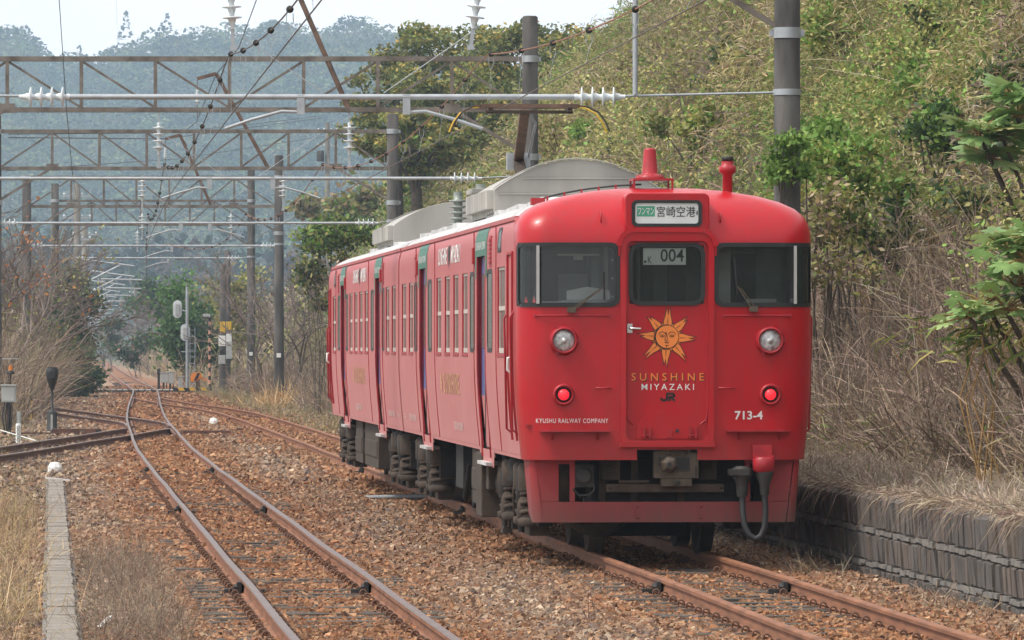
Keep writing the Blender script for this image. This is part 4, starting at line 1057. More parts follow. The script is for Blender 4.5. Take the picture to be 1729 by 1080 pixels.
# turnout ironwork between the rails
for fx, ya, yb, lab, ties in ((sida_x,139,150.5,'point blades where the near left siding joins the main line',(141,143,145,147,149)),(sidb_x,154.6,166,'point blades where the far left siding joins the main line',(154.6,157,160,163)),(train_x,205,240,'point blades where the train track joins the main line',(208,216,224,232))):
    r = thing('turnout', (main_x(ya), ya, 0), label=lab, cat='turnout', group='sets of point blades in the main line'); O = Vector((main_x(ya), ya, 0)); n = 8
    for off in (-.5, .5):
        tb = MB(); pts = [Vector((main_x(ya + (yb-ya)*i/n) + off*.93, ya + (yb-ya)*i/n, -.02)) - O for i in range(n + 1)]
        tb.tube(pts, .03, 4, 0, smooth=False); tb.build('blade', M['raild'], r)
    for y in ties: tb = MB(); tb.box(Vector((main_x(y), y, -.185)) - O, (2.9, .24, .06), 0); tb.build('timber', M['sleeper'], r)
    if ya < 160 and ya > 150:
        tb = MB(); c = main_x(150)
        tb.box(Vector((c - 2.6, 150, -.12)) - O, (2.4, .05, .04), 0); tb.box(Vector((c + .2, 150, -.13)) - O, (3.2,.04,.03), 0); tb.box(Vector((c + 1.4, 150, -.10)) - O, (1.2,.3,.1), 0); tb.box(Vector((c - 2.0, 150.3, -.08)) - O, (1.1,.45,.14), 0); tb.build('point_rodding', M['raild'], r)

# ================================================================ old platform wall
mb = MB(); rg = random.Random(5)
wall_lat = 8.0
rootw = thing('platform_wall', label='low stone wall of an old platform, grass hanging over its top, beside the train', cat='wall')
SB = []
y0w, y1w = 30.0, 114.0
mb.add([W(8.03, y0w, -.4), W(8.03, y1w, -.4), W(8.03, y1w, .64), W(8.03, y0w, .64), W(8.34, y0w, -.4), W(8.34, y1w, -.4), W(8.34, y1w, .64), W(8.34, y0w, .64)], [(0,1,2,3),(3,2,6,7),(4,7,6,5),(0,3,7,4),(1,5,6,2)], 1)
for k, (za, zb) in enumerate(((-.36,-.06),(-.02,.26),(.30,.62))):
    y = y0w + rg.random()*.2
    while y < y1w:
        h = rg.uniform(.16,.26); y2 = min(y + h, y1w); pr = rg.uniform(.0,.022); j = lambda: rg.uniform(-.010,.010)
        A = [W(8.035, y + .012, za), W(8.035, y2 - .012, za), W(8.035, y2 - .012, zb), W(8.035, y + .012, zb)]
        B = [W(7.99 - pr + j(), y + .026 + j(), za + .025 + j()), W(7.99 - pr + j(), y2 - .026 + j(), za + .025 + j()), W(7.975 - pr + j(), y2 - .026 + j(), zb - .03 + j()), W(7.975 - pr + j(), y + .026 + j(), zb - .03 + j())]
        mb.add(A + B, [(4,5,6,7),(0,1,5,4),(1,2,6,5),(2,3,7,6),(3,0,4,7)], 0 if rg.random() < .6 else 2)
        y = y2
for z in (-.04, .28):   # mortar beds standing out as uneven lines
    y = y0w
    while y < y1w: mb.box(W(8.012 + rg.uniform(-.02,.012), y + .15, z + rg.uniform(-.010,.010)), (.08, .33, rg.uniform(.028,.058)), 1, Matrix.Rotation(.078, 3, 'Z')); y += .3
mb.build('stonework', [mat('wall_stone', (.098,.088,.080), .95, var=.4, scale=5, bump=.7, bscale=16, stretch=(1,1,.35)), mat('wall_mortar', (.175,.163,.148), .95, var=.35, scale=6, bump=.4), mat('wall_stone_brown', (.120,.098,.082), .95, var=.4, scale=5, bump=.7, bscale=16, stretch=(1,1,.35))], rootw)

# concrete cable trough with its lids, along the left of the main line
rt = thing('cable_trough', W(.09, 70, 0), math.atan(.078), label='long low strip of grey concrete trough lids running through dry weeds', cat='cable trough')
mb = MB(); y = -30.0; rg = random.Random(9); n = 0
while y < 26.4:
    L = .5; lid = MB(); lid.box((rg.uniform(-.008,.008), y + L/2, -.105 + rg.uniform(-.006,.006)), (.235, L - .02, .05), 0, Matrix.Rotation(rg.uniform(-.02,.02), 3, 'Z')); n += 1
    if n <= 98: lid.build('lid', M['lid'] if 'lid' in M else M.setdefault('lid', mat('trough_lid', (.25,.22,.185), .95, var=.4, scale=5, bump=.6, bscale=20, stretch=(1,6,1))), rt, bevel=.008)
    else: mb.v += []; mb.add(lid.v, lid.f, 0)
    y += L
if mb.v: mb.build('lid', M['lid'], rt)['kind'] = 'stuff'
mb = MB(); mb.box((0, -2, -.19), (.30, 56.5, .12), 0); mb.build('channel', M['concrete'], rt)
mb = MB(); mb.box((0,0,.0), (.40,.05,.03), 0, Matrix.Rotation(.10, 3, 'Y')); q = mb.build('marker_board', M['white']); q.location = W(.12, 96.6, -.09); tag(q, 'thin white board lying at the far end of the trough lids', 'marker')
for (px, py, Y, lab) in ((93,805,105,'white octagonal block just beyond the far end of the trough lids'),(361,720,170,'white octagonal block between the main line and the train track')):
    mb = MB(); mb.lathe([(.13,-.05),(.13,.06),(.085,.14),(.0,.15)], (0,0,0), (0,0,1), 8, 0, smooth=False); mb.lathe([(.15,-.06),(.15,-.03),(.13,-.02)], (0,0,0), (0,0,1), 8, 0, smooth=False)
    q = mb.build('clearance_marker', M['white']); p = P(px, py, Y); q.location = (p.x, Y, float(tz(p.x + .078*Y, Y)) + .05); tag(q, lab, 'marker', 'white clearance markers')
mb = MB(); mb.bar((0,0,-.05), (.08,.25,.03), .03, .03, 0); q = mb.build('stake', M['white']); q.location = W(.38, 46.6, -.1); tag(q, 'short white stake lying beside the near end of the trough lids', 'stake')

# ================================================================ overhead line
def insulator(mb, p, ax, n=4, m=0, r=.128, pitch=.14):
    ax = Vector(ax).normalized(); p = Vector(p)
    prof = [(.03,-.06),(.045,-.03)]
    for i in range(n): h = i*pitch; prof += [(.032,h),(.036,h + .03),(r*.7,h + .034),(r,h + .040),(r*1.02,h + .052),(r*.75,h + .060),(.055,h + .066),(.045,h + .11)]
    prof += [(.03, n*pitch + .0),(.03, n*pitch + .06)]
    mb.lathe(prof, p, ax, 14, m)
def pole_mesh(h, rb=.19, rt=.165, z0=-.3):
    mb = MB(); mb.lathe([(rb, z0),(rt, h - .03),(rt*.8, h)], (0,0,0), (0,0,1), 18, 0); return mb
def gantry(label, Y, xl, xr, zb, ztop_r, ztop_l, nbay, pipe, strings, polem=True, pipez=None, feeder=None, pipe_xr=None):
    root = thing('overhead_gantry', ((xl + xr)/2, Y, 0), label=label, cat='gantry', group='gantries carrying the overhead wires')
    ox = (xl + xr)/2; L = lambda x, z, y=0: Vector((x - ox, y, z))
    H = 1.07; gl, gr = xl + 1.65, xr - 1.65
    for x, zt in ((xl, ztop_l), (xr, ztop_r)):
        mb = pole_mesh(zt); mb.v = [(v[0] + x - ox, v[1], v[2]) for v in mb.v]
        p = mb.build('pole', M['polecon'], root)
        for z in (zb - 1.0, zb + H): b = MB(); b.lathe([(.186,-.07),(.186,.07)], L(x, z), (0,0,1), 16, 0); b.box(L(x, z), (.46,.05,.09), 0); b.build('clamp_band', M['galv'], p)
        w_ = MB(); w_.box(L(x, 1.75, -.19), (.16,.02,.16), 0); w_.build('number_plate', M['white'], p)
    t = MB(); y = -.0
    for z in (zb, zb + H):
        t.box(L((xl + xr)/2, z, -.05), (xr - xl + .3, .012, .10), 0); t.box(L((xl + xr)/2, z + (.05 if z > zb else -.05), 0), (xr - xl + .3, .10, .012), 0)
        t.box(L((xl+xr)/2, z, .05), (xr - xl + .3, .012, .10), 0)
    xs = [gl + (gr - gl)*i/nbay for i in range(nbay + 1)]
    for i, x in enumerate(xs):
        t.bar(L(x, zb, -.03), L(x, zb + H, -.03), .075, .05, 0)
        if i < nbay:
            a, b = (x, xs[i+1])
            if i < nbay/2: t.bar(L(a, zb + H - .04, .02), L(b, zb + .04, .02), .07, .05, 0)
            else: t.bar(L(a, zb + .04, .02), L(b, zb + H - .04, .02), .07, .05, 0)
    for x in (gl, gr): t.box(L(x, zb + .03, -.06), (.34,.014,.20), 0)
    for x, s in ((gl,-1),(gr,1)): t.bar(L(x, zb + H - .04, .02), L(x + s*1.5, zb + .04, .02), .06, .05, 0)
    t.build('truss', M['trussm'], root)
    for x, e in ((gl, xl), (gr, xr)):
        k = MB(); k.bar(L(x, zb + .02, -.03), L(e, zb - 1.0, -.03), .09, .07, 0); k.bar(L(x, zb + .02, .05), L(e, zb - 1.0, .05), .09, .05, 0); k.build('knee_brace', M['trussm'], root)
    for x, lean in strings:
        s = MB(); zt = zb - .05; d = Vector((lean, 0, -1)).normalized(); a = L(x, zt)
        s.bar(a, a + d*.22, .035, .03, 1)
        insulator(s, a + d*.28, d, 4, 0); s.bar(a + d*.90, a + d*1.15, .05, .03, 1); s.box(a + d*1.15, (.09,.09,.06), 1)
        s.build('insulator_string', [M['porcelain'], M['galv']], root)
    if pipe:
        z = pipez or zb - 1.75; pr = pipe_xr if pipe_xr is not None else xr
        s = MB(); a, b = pipe
        s.tube([L(a, z), L(b, z)], .036, 8, 0); s.tube([L(xl, z + .05), L(a - .62, z + .01)], .018, 6, 0); s.tube([L(b + .62, z + .01), L(pr, z + .06)], .016, 6, 0)
        s.lathe([(.185,-.04),(.185,.04)], L(xr, z + .06), (0,0,1), 14, 0)
        pp = s.build('registration_pipe', M['galv'], root)
        for x, dd in ((a, -1), (b, 1)):
            q = MB(); insulator(q, L(x + dd*.05, z), (dd,0,0), 4, 0); q.build('insulator', [M['porcelain']], pp)
        for x in (xl + .4, xr - 2.0):
            if Y < 100: q = MB(); q.tube([L(x, z + .03, -.04), L(x, zb, -.04)], .035, 8, 0); q.build('hanger_rod', M['galv'], pp)
        for cx_, hand in ((main_x(Y), 1), (train_x(Y) - .35, -1)):
            if Y > 200 and hand < 0: continue
            q = MB(); xx = cx_ + hand*1.0
            q.box(L(xx, z - .10), (.10,.06,.26), 0)
            q.tube([L(xx - hand*.02, z - .20), L(xx - hand*.25, z - .19), L(xx - hand*.65, z - .30), L(xx - hand*1.0, z - .42)], .022, 6, 0)
            q.tube([L(cx_, z + .95), L(cx_ + hand*1.3, z + .05)], .008, 4, 0)
            q.build('steady_arm', M['galv'], pp)
    if feeder:
        (xa, za), (xb, zb_) = feeder
        s = MB(); s.tube([L(xa, za), L(xb, zb_)], .055, 8, 0)
        s.bar(L(xb, zb_), L(xb - .55, zb_ - .15), .08, .10, 0); s.bar(L(xb, zb_), L(xb + .25, zb_ - .4), .05, .05, 0)
        s.build('feeder_strut', M['rust'], root)
        s = MB(); p = L(xb - .55, zb_ - .18); s.bar(p, p + Vector((0,0,-1.1)), .02, .02, 1); insulator(s, p + Vector((0,0,-.35)), (0,0,-1), 3, 0, .05, .1); s.build('feeder_insulator', [M['porcelain'], M['rust']], root)
    return root
def X(px, Y): return (px - CX)/F*Y
gantry('nearest gantry of all, its right pole standing in shrubs beside the train cab', 78, -9.6, X(1329,78), 7.2, 9.2, 9.2, 6, (X(118,78), X(970,78)), [(X(388,78), 0.04), (X(815,78), -.14)], pipez=5.36)
gantry('lattice gantry whose right pole rises just behind the pantograph', 125, -12.3, X(895,125), 7.07, 9.05, 9.0, 6, (-12.0, X(760,125)), [(X(268,125), 0), (X(590,125), 0.0)], pipez=5.62, feeder=((X(590,125), 7.05), (X(455,125), 10.9)))
gantry('second lattice gantry from the front, right pole behind the middle of the train', 172, -15.0, X(663,172), 7.25, 8.83, 8.8, 6, (X(30,172), X(600,172)), [(X(240,172), 0), (X(478,172), 0)], pipez=5.66, feeder=((X(453,172), 7.25), (X(365,172), 10.0)))
gantry('third lattice gantry, right pole rising from dry grass left of the train', 219, X(45,219), X(471,219), 7.26, 9.15, 8.3, 5, (X(75,219), X(440,219)), [(X(240,219), 0), (X(390,219), 0)], pipez=5.8, feeder=((X(357,219), 7.26), (X(304,219), 9.9)))
gantry('farthest lattice gantry, slim poles just in front of the level crossing', 266, X(93,266), X(424,266), 7.55, 10.15, 9.4, 5, (X(143,266), X(383,266)), [(X(232,266), 0)], pipez=6.05)

# single masts with cantilevers along the line beyond
def mast(label, Y, side, h, bars=0, cant=True, r=.17, lat=None, grp='masts with cantilever arms beyond the crossing'):
    x = lat if lat is not None else main_x(Y) + side*2.9; zg = float(tz(x + .078*Y, Y))
    root = thing('catenary_mast', (x, Y, 0), label=label, cat='mast', group=grp)
    mb = pole_mesh(h, r + .02, r, zg - .3); mb.build('pole', M['polecon'] if Y < 300 else M['concrete'], root)
    if cant:
        s = MB(); d = -side; reach = 2.9
        s.tube([(d*.2,0,6.5),(d*reach,0,6.15)], .045, 6, 0); s.tube([(d*.2,0,5.2),(d*2.2,0,6.2)], .045, 6, 0); s.tube([(d*1.2,0,5.5),(d*(reach+.4),0,5.45)], .04, 6, 0); s.tube([(d*1.0,0,5.62),(d*1.2,0,5.3)], .03, 6, 0)
        insulator(s, (d*.3,0,6.5), (d,0,-.1), 3, 1); insulator(s, (d*.3,0,5.25), (d,0,.5), 3, 1)
        s.build('cantilever_arm', [M['galv'], M['porcelain']], root)
    for k in range(bars):
        s = MB(); z = h - .6 - k*1.1; s.box((0,0,z), (1.5,.10,.10), 0)
        for q in (-.65,-.25,.25,.65): s.lathe([(.03,0),(.06,.03),(.06,.08),(.02,.12)], (q, 0, z + .05), (0,0,1), 8, 1)
        s.build('crossarm', [M['galv'], M['porcelain']], root)
    return root
mast('tall mast with three crossarms left of the line, right behind the dark ivy mass', 300, -1, 10.3, 3, lat=X(130,300))
mast('paler mast beside the tall one with crossarms, arm reaching over the track', 345, -1, 9.2, 1, lat=X(143,345))
for i, Y in enumerate((392,440,490,545,605,670,740,820,910,1010)):
    mast('one of the receding masts with arms on the left of the far line', Y, -1, 7.6)
for i, Y in enumerate((640,900)): mast('one of two slim far masts on the right of the far line', Y, 1, 8.5 if i == 0 else 9.5, 1, False, grp='far masts right of the line')
for (px, top, Y, lab) in ((376,445,286,'shorter pole right of the crossing carrying yellow and white boxes'),(384,424,291,'taller pole right of the crossing just behind the box carrying one')):
    h = CH + (HY - top)*Y/F; mast(lab, Y, 1, h, 0, False, .15, X(px, Y), 'poles at the right of the crossing')
# utility pole far behind on the slope
ur = mast('wooden pole with crossarms and a transformer on the far hillside', 420, 1, 18.0, 2, False, .16, X(553,420), 'power poles')
mb = MB(); mb.lathe([(.25,0),(.27,.05),(.27,.7),(.2,.78)], (-.5,-.1,15.2), (0,0,1), 14, 0); mb.build('transformer', M['polecon'], ur)

def wire(name, label, pts, r, m, grp=None, cat='wire'):
    mb = MB(); mb.tube(pts, r, 5, 0, smooth=False); return tag(mb.build(name, m), label, cat, grp)
def catenary(nm, fx, dx, sup, y1, zc0=5.08):
    ys = np.arange(30, y1, 2.5); pts = []; mz = {}
    wire('contact_wire', 'straight contact wire over the %s' % nm, [(fx(y) + dx, y, zc0 + .08*(y > 200)) for y in ys], .0075, M['wire'], 'overhead contact wires')
    def zm(y):
        k = max([s for s in sup if s <= y], default=sup[0] - 47); n = min([s for s in sup if s > y], default=k + 47); t = (y - k)/(n - k)
        return 5.92 - 4*.56*t*(1 - t)
    root = thing('messenger_wire', (0,0,0), label='sagging messenger wire strung with black rollers over the %s' % nm, cat='wire', group='overhead messenger wires')
    mb = MB(); mb.tube([(fx(y) + dx*.9, y, zm(y)) for y in ys], .009, 5, 0, smooth=False); mb.build('strand', M['wire2'] if nm.startswith('train') else M['wire'], root)
    y = 53.0; rg = random.Random(2)
    for k in range(34):
        if y > min(y1, 215): break
        z = zm(y); d = MB(); x = fx(y) + dx*.9
        d.lathe([(.014,-.022),(.034,-.022),(.038,0),(.034,.022),(.014,.022)], (x, y, z), (0,1,0), 12, 0)
        d.tube([(x - .03, y, z - .04), (x - .035, y, z - .12), (x, y, z - .2), (x + .035, y, z - .12), (x + .03, y, z - .04)], .005, 4, 1)
        d.tube([(x, y, z - .2), (fx(y) + dx, y, zc0 + .01)], .0035, 4, 1)
        d.build('dropper', [M['black'], M['galv']], root); y += 4.75 + rg.uniform(-.25,.25)
M['wire2'] = mat('corroded_wire', (.26,.11,.06), .7, var=.3)
catenary('main line', main_x, .05, [31,78,125,172,219,266,310], 600)
catenary('train track', train_x, -.35, [31,78,125,172,219,266], 240)
wire('feeder_wire', 'thin single wire hanging down past the left truss', [P(96,-80,110), P(100,0,112), P(112,180,122), P(122,290,130), P(128,330,300)], .008, M['cable'], 'thin loose wires')
wire('feeder_wire', 'pair of dark cables crossing below the second truss toward the far pole, upper one', [P(15,226,200), P(280,224,260), P(420,210,330), P(545,195,420)], .02, M['cable'], 'thin loose wires')
wire('feeder_wire', 'pair of dark cables crossing below the second truss toward the far pole, lower one', [P(15,232,200), P(280,234,260), P(420,215,330), P(545,199,420)], .02, M['cable'], 'thin loose wires')
wire('feeder_wire', 'low cable running across in front of the hills to the slope', [P(10,288,240), P(300,268,300), P(560,228,380)], .016, M['cable'], 'thin loose wires')
for i, (a, b) in enumerate(((P(455,-60,125) , P(365,125,172)), (P(365,125,172), P(304,226,219)))):
    wire('feeder_wire', 'feeder wire slung from rusty strut to rusty strut, %s span' % ('nearer', 'farther')[i], [a, (a + b)/2 - Vector((0,0,.5)), b], .012, M['cable'], 'feeder wires between the struts')

# ================================================================ lineside equipment
def gz(p): return float(tz(p.x + .078*p.y, p.y))
def at(px, Y): x = X(px, Y); return Vector((x, Y, float(tz(x + .078*Y, Y))))
# point indicator lamp
p = at(88, 152); r = thing('point_indicator', p, label='black point indicator lamp on a thick stem beside the siding', cat='signal lamp')
mb = MB(); mb.lathe([(.20,-.1),(.20,0),(.14,.05),(.13,.55),(.10,.6),(.035,.62),(.03,1.15)], (0,0,0), (0,0,1), 14, 0); mb.box((0,-.13,.3), (.05,.02,.4), 1); mb.box((.1,0,-.02), (1.6,.4,.1), 0); mb.box((.9,0,.06), (.7,.3,.14), 0); mb.build('stand', [M['black'], M['boxgrey']], r)
mb = MB(); mb.lathe([(.05,1.14),(.09,1.27),(.14,1.42),(.16,1.52),(.16,1.66),(.13,1.69),(.13,1.72)], (0,0,0), (0,0,1), 16, 0); mb.lathe([(.09,0),(.09,.06)], (0,-.2,1.52), (0,-1,0), 14, 0); mb.build('lamp_head', M['black'], r)
# control box with amber lamp
p = at(15, 150); r = thing('trackside_control_box', p, label='pale grey control box on a post under a small amber lamp', cat='control box')
mb = MB(); mb.box((0,0,1.05), (.36,.25,.42), 0); mb.box((0,-.02,1.27), (.40,.31,.03), 0); mb.box((0,-.13,1.05), (.30,.01,.36), 0); mb.build('cabinet', M['boxgrey'], r, bevel=.01)
mb = MB(); mb.tube([(0,.02,-.3),(0,.02,.85)], .05, 8, 0); mb.tube([(.02,.05,1.25),(.05,.05,1.75)], .025, 8, 0)
for k in range(4): mb.tube([(-.1 + .06*k,-.06,.85),(-.16 + .08*k,-.1,.5),(-.08 + .04*k,-.06,.0)], .018, 6, 1)
mb.build('post', [M['under'], M['cable']], r)
mb = MB(); mb.lathe([(.10,1.55),(.10,1.62),(.05,1.64)], (.04,.05,0), (0,0,1), 12, 1); mb.lathe([(.055,1.64),(.05,1.76),(.02,1.79)], (.04,.05,0), (0,0,1), 12, 0); mb.box((.04,.05,1.94), (.42,.22,.02), 2); mb.tube([(.05,.12,1.7),(.05,.12,1.94)], .015, 6, 2); mb.build('warning_lamp', [M['hazo'], M['black'], M['boxgrey']], r)
mb = MB(); mb.lathe([(.06,-.1),(.06,.35),(.05,.4)], (.25,.0,.2), (0,0,1), 10, 0); mb.build('junction_pipe', M['boxgrey'], r)
p = at(40, 175); r = thing('tube_barrier', p, label='small yellow and black ladder-like frame standing in the weeds', cat='barrier'); mb = MB()
for s in (-.24, .24):
    for k in range(5): mb.tube([(s,0,-.05 + .2*k - .1),(s,0,.15 + .2*k - .1)], .025, 6, k % 2)
for k, z in enumerate((.12,.5,.84)): mb.tube([(-.24,0,z),(.24,0,z)], .022, 6, 1)
mb.build('tubing', [M['black'], M['hazy']], r)
p = at(31, 137); r = thing('number_post', p, label='short grey post with stacked black rings like noughts', cat='marker post'); mb = MB(); mb.lathe([(.06,-.1),(.06,.44),(.05,.46)], (0,0,0), (0,0,1), 12, 0)
for k in range(4):
    for a in range(10):
        t0_, t1_ = 2*math.pi*a/10, 2*math.pi*(a+1)/10; mb.bar((.035*math.cos(t0_), -.062, .08 + .095*k + .04*math.sin(t0_)), (.035*math.cos(t1_), -.062, .08 + .095*k + .04*math.sin(t1_)), .012, .006, 1)
mb.build('post', [M['white'], M['ink']], r)
for nm, a, b, lab in (('signal_wire', at(-10,140) + Vector((0,0,.3)), at(60,138) + Vector((0,0,.05)), 'pale taut wire low over the weeds at the far left'),):
    wire(nm, lab, [a, b], .012, M['white'])
# level crossing
rd = MB(); a = at(190, 289); b = at(560, 289)
rd.add([(-90, 287, -.02 + 1.2), (-24, 287, -.02), (-24, 292, -.02), (-90, 292, 1.2)], [(0,1,2,3)], 0); rd.add([(-24,287,-.02),(-8.5,287,-.02),(-8.5,292,-.02),(-24,292,-.02)], [(0,1,2,3)], 0)
q = rd.build('road', mat('asphalt', (.13,.125,.12), .9, var=.25, scale=2, bump=.3)); tag(q, kind='structure')
cr_ = thing('level_crossing', (main_x(289), 287, 0), label='plank crossing with pale edge boards between the rails', cat='level crossing')
mb = MB()
for x0, x1 in ((-1.5,-.66),(-.48,.48),(.66,1.7)):
    mb.box(((x0+x1)/2, .5, -.02), (x1 - x0, .8, .05), 0)
    for k in range(3): mb.box((x0 + (x1 - x0)*(k + .5)/3, .05, -.03), ((x1-x0)/3 - .06, .12, .07), 1)
mb.box((.6,.0,-.10), (6.2,.14,.12), 2); mb.build('planking', [M['under'], M['white'], M['under']], cr_)
kb = thing('crossing_kerb', at(327, 284), label='concrete kerb with black and yellow stripes right of the crossing', cat='kerb')
mb = MB(); mb.box((.35,0,-.02), (2.6,.4,.36), 0); mb.build('block', M['concrete'], kb, bevel=.02)
mb = MB()
for k in range(7):
    x = -.95 + .27*k; mb.prism([(0,0),(.27,0),(.20,.14),(-.07,.14)], (x, -.215, .14), (1,0,0), (0,0,1), .01, k % 2); mb.prism([(-.07,0),(.20,0),(.20,.3),(-.07,.3)], (x, -.21, .285), (1,0,0), (0,1,0), .006, k % 2)
mb.build('stripe_panel', [M['ink'], M['hazy']], kb)
sg = thing('colour_light_signal', at(316, 292), label='signal mast seen from behind with white oval backboard and ladder', cat='signal')
mb = MB(); mb.tube([(0,0,-.2),(0,0,5.2)], .075, 10, 0); mb.box((0,0,.05), (.5,.5,.3), 1); mb.build('post', [M['galv'], M['concrete']], sg)
mb = MB()
for s in (.13,.37): mb.tube([(s,.2,-.1),(s,.2,3.2)], .02, 6, 0)
for k in range(10): mb.tube([(.13,.2,.1 + k*.33),(.37,.2,.1 + k*.33)], .014, 6, 0)
mb.tube([(-.3,.1,2.0),(.42,.1,2.0),(.42,.1,2.7),(.25,.1,2.8)], .02, 6, 0); mb.build('ladder', M['galv'], sg)
for (x, z, h) in ((-.48,4.1,.42),(-.10,2.95,.40)):
    mb = MB(); o_ = [( .22*math.cos(a), (h - .2)*(1 if math.sin(a) > 0 else -1)*(abs(math.sin(a)) > .02) + .22*math.sin(a)) for a in np.linspace(.001, 2*math.pi + .001, 24, endpoint=False)]
    mb.prism(o_, (x, 0, z), (1,0,0), (0,0,1), .03, 0); mb.box((x, -.08, z), (.18,.14,h*1.3), 1); mb.bar((x,-.05,z),(0,0,z-.1),.05,.05,1); mb.build('signal_head', [M['sigw'], M['boxgrey']], sg, bevel=.01)
    mb = MB(); mb.box((.0, .05, z + .5), (.05,.05,.9), 0); mb.build('bracket', M['galv'], sg)
po = thing('striped_pole', at(354, 284), label='slim black and orange banded pole carrying a small camera at the crossing', cat='pole'); mb = MB()
for k in range(17): mb.lathe([(.06,.25 + k*.2),(.06,.45 + k*.2)], (0,0,0), (0,0,1), 10, k % 2)
mb.lathe([(.28,-.1),(.2,.05),(.08,.3),(.06,.35)], (0,0,0), (0,0,1), 10, 0); mb.build('shaft', [M['ink'], M['pink']], po)
mb = MB(); mb.box((-.15,-.1,3.75), (.34,.16,.14), 0); mb.tube([(0,0,3.6),(0,0,3.78)], .03, 6, 0); mb.build('camera_head', M['boxgrey'], po, bevel=.01)
br = thing('barrier_machine', at(334, 285), label='orange barrier machine with a drooping striped arm beside the banded pole', cat='barrier machine')
mb = MB(); mb.lathe([(.09,-.1),(.09,.7)], (0,0,0), (0,0,1), 10, 0); mb.build('pedestal', M['rust'], br)
mb = MB(); mb.prism([(-.34,.55),(.0,.62),(.2,.8),(.14,1.02),(-.2,1.0),(-.34,.86)], (0,.14,0), (1,0,0), (0,0,1), .28, 0); mb.prism([(-.2,.60),(0,.66),(.12,.98),(-.02,1.0)], (0,-.145,0), (1,0,0), (0,0,1), .006, 1); mb.build('housing', [M['hazo'], M['ink']], br, bevel=.02)
mb = MB()
for k in range(5): mb.bar((.15 + .09*k, 0, .76 - .035*k), (.24 + .09*k, 0, .725 - .035*k), .10, .13, k % 2)
mb.build('arm', [M['hazo'], M['pink']], br)
for px, Y, wd, hg, z, lab in ((278,296,.42,.5,.45,'grey equipment cabinet on a leg left of the signal mast'),(305,294,.28,.6,.15,'narrow grey cabinet with a red edge at the foot of the signal mast'),(289,300,.3,.6,.35,'grey cabinet set just behind the one on a leg')):
    c = thing('equipment_cabinet', at(px, Y), label=lab, cat='cabinet', group='grey cabinets at the crossing')
    mb = MB(); mb.box((0,0,z + hg/2), (wd,.3,hg), 0); mb.box((0,-.155,z + hg/2), (wd*.85,.01,hg*.88), 0); mb.box((0,0,z + hg + .015), (wd + .06,.36,.03), 0)
    if 'red' in lab: mb.box((wd/2 + .02,-.1,z + hg*.6), (.05,.1,hg*.5), 1)
    mb.build('case', [M['boxgrey'], M['red_part']], c, bevel=.01); mb = MB(); mb.box((-.05,0,z/2 - .1), (.1,.1,z + .3), 0); mb.box((.1,0,z/2 - .1), (.05,.05,z + .3), 0); mb.build('leg', M['under'], c)
mb = MB(); mb.box((0,0,.5), (.12,.12,1.3), 0); mb.box((0,-.07,1.0), (.16,.02,.3), 0); q = mb.build('short_post', M['black']); q.location = at(268, 298); tag(q, 'short black post left of the grey cabinets', 'post')
for px, Y, boxes, lab in ((377,285.6,((-.02,-.24,3.0,.26,.55,'hazy'),(-.05,-.24,2.35,.34,.5,'white'),(-.05,-.25,1.8,.2,.25,'black'),(-.05,-.26,1.45,.34,.42,'boxgrey')),'yellow and white crossing warning boards on a pole'),(385,290.6,((.05,-.24,3.1,.26,.4,'hazy'),(.02,-.24,2.5,.34,.5,'white'),(.02,-.25,1.9,.36,.85,'boxgrey')),'second set of yellow and white boards on the thicker pole')):
    c = thing('warning_boards', (X(px,Y), Y, 0), label=lab, cat='sign boards', group='crossing sign boards')
    for (dx, dy, z, wd, hg, mm) in boxes: mb = MB(); mb.box((dx, dy, z), (wd, .12, hg), 0); mb.build('board', M[mm], c, bevel=.01)
# small far machine by the line
c = thing('far_barrier', at(213, 700), label='tiny orange and white barrier far down the line', cat='barrier machine'); mb = MB(); mb.box((.2,0,.9), (.9,.5,.7), 0); mb.box((-.5,0,1.4), (.6,.4,1.5), 1); mb.box((-.5,0,.3), (.3,.3,1.0), 1); mb.build('housing', [M['hazo'], M['boxgrey']], c, bevel=.05)
# drain pipe piece and dark clod near the train
mb = MB(); mb.tube([(0,0,0),(.9,.1,.02)], .035, 8, 0); q = mb.build('pipe_offcut', M['galv']); q.location = at(617, 86) + Vector((0,0,.03)); tag(q, 'short pale pipe lying on the gravel by the train', 'pipe')
# ================================================================ vegetation
def unit(v): return v/np.maximum(np.linalg.norm(v, axis=-1, keepdims=True), 1e-9)
def blades(base, d, L, wd, droop, col, r, side=None):
    """bent tapering strips: grass, bamboo leaves, twigs"""
    n = len(base); d = unit(d)
    if side is None: side = unit(np.cross(d, r.normal(size=(n, 3))))
    L = L[:, None]; w2 = (wd/2)[:, None]*side
    mid = base + d*L*.5; mid[:, 2] -= droop*.25; tip = base + d*L; tip[:, 2] -= droop
    V = np.stack([base - w2*.7, base + w2*.7, mid + w2, mid - w2, tip], 1).reshape(-1, 3)
    T = (np.arange(n)[:, None, None]*5 + np.array([[0,1,2],[0,2,3],[3,2,4]])[None]).reshape(-1, 3)
    return V, T, np.repeat(np.clip(col, .004, .95), 5, 0)
def leaves(c, L, wd, col, r, up=.25):
    """small folded leaf faces scattered at c"""
    n = len(c); a = unit(r.normal(size=(n, 3))); nn = unit(r.normal(size=(n, 3)) + np.array([0, 0, up*3])); b = unit(np.cross(a, nn)); a = unit(np.cross(nn, b))
    a = a*L[:, None]/2; b = b*wd[:, None]/2
    V = np.stack([c - a, c + b, c + a, c - b], 1).reshape(-1, 3)
    T = (np.arange(n)[:, None, None]*4 + np.array([[0,1,2],[0,2,3]])[None]).reshape(-1, 3)
    return V, T, np.repeat(np.clip(col, .004, .95), 4, 0)
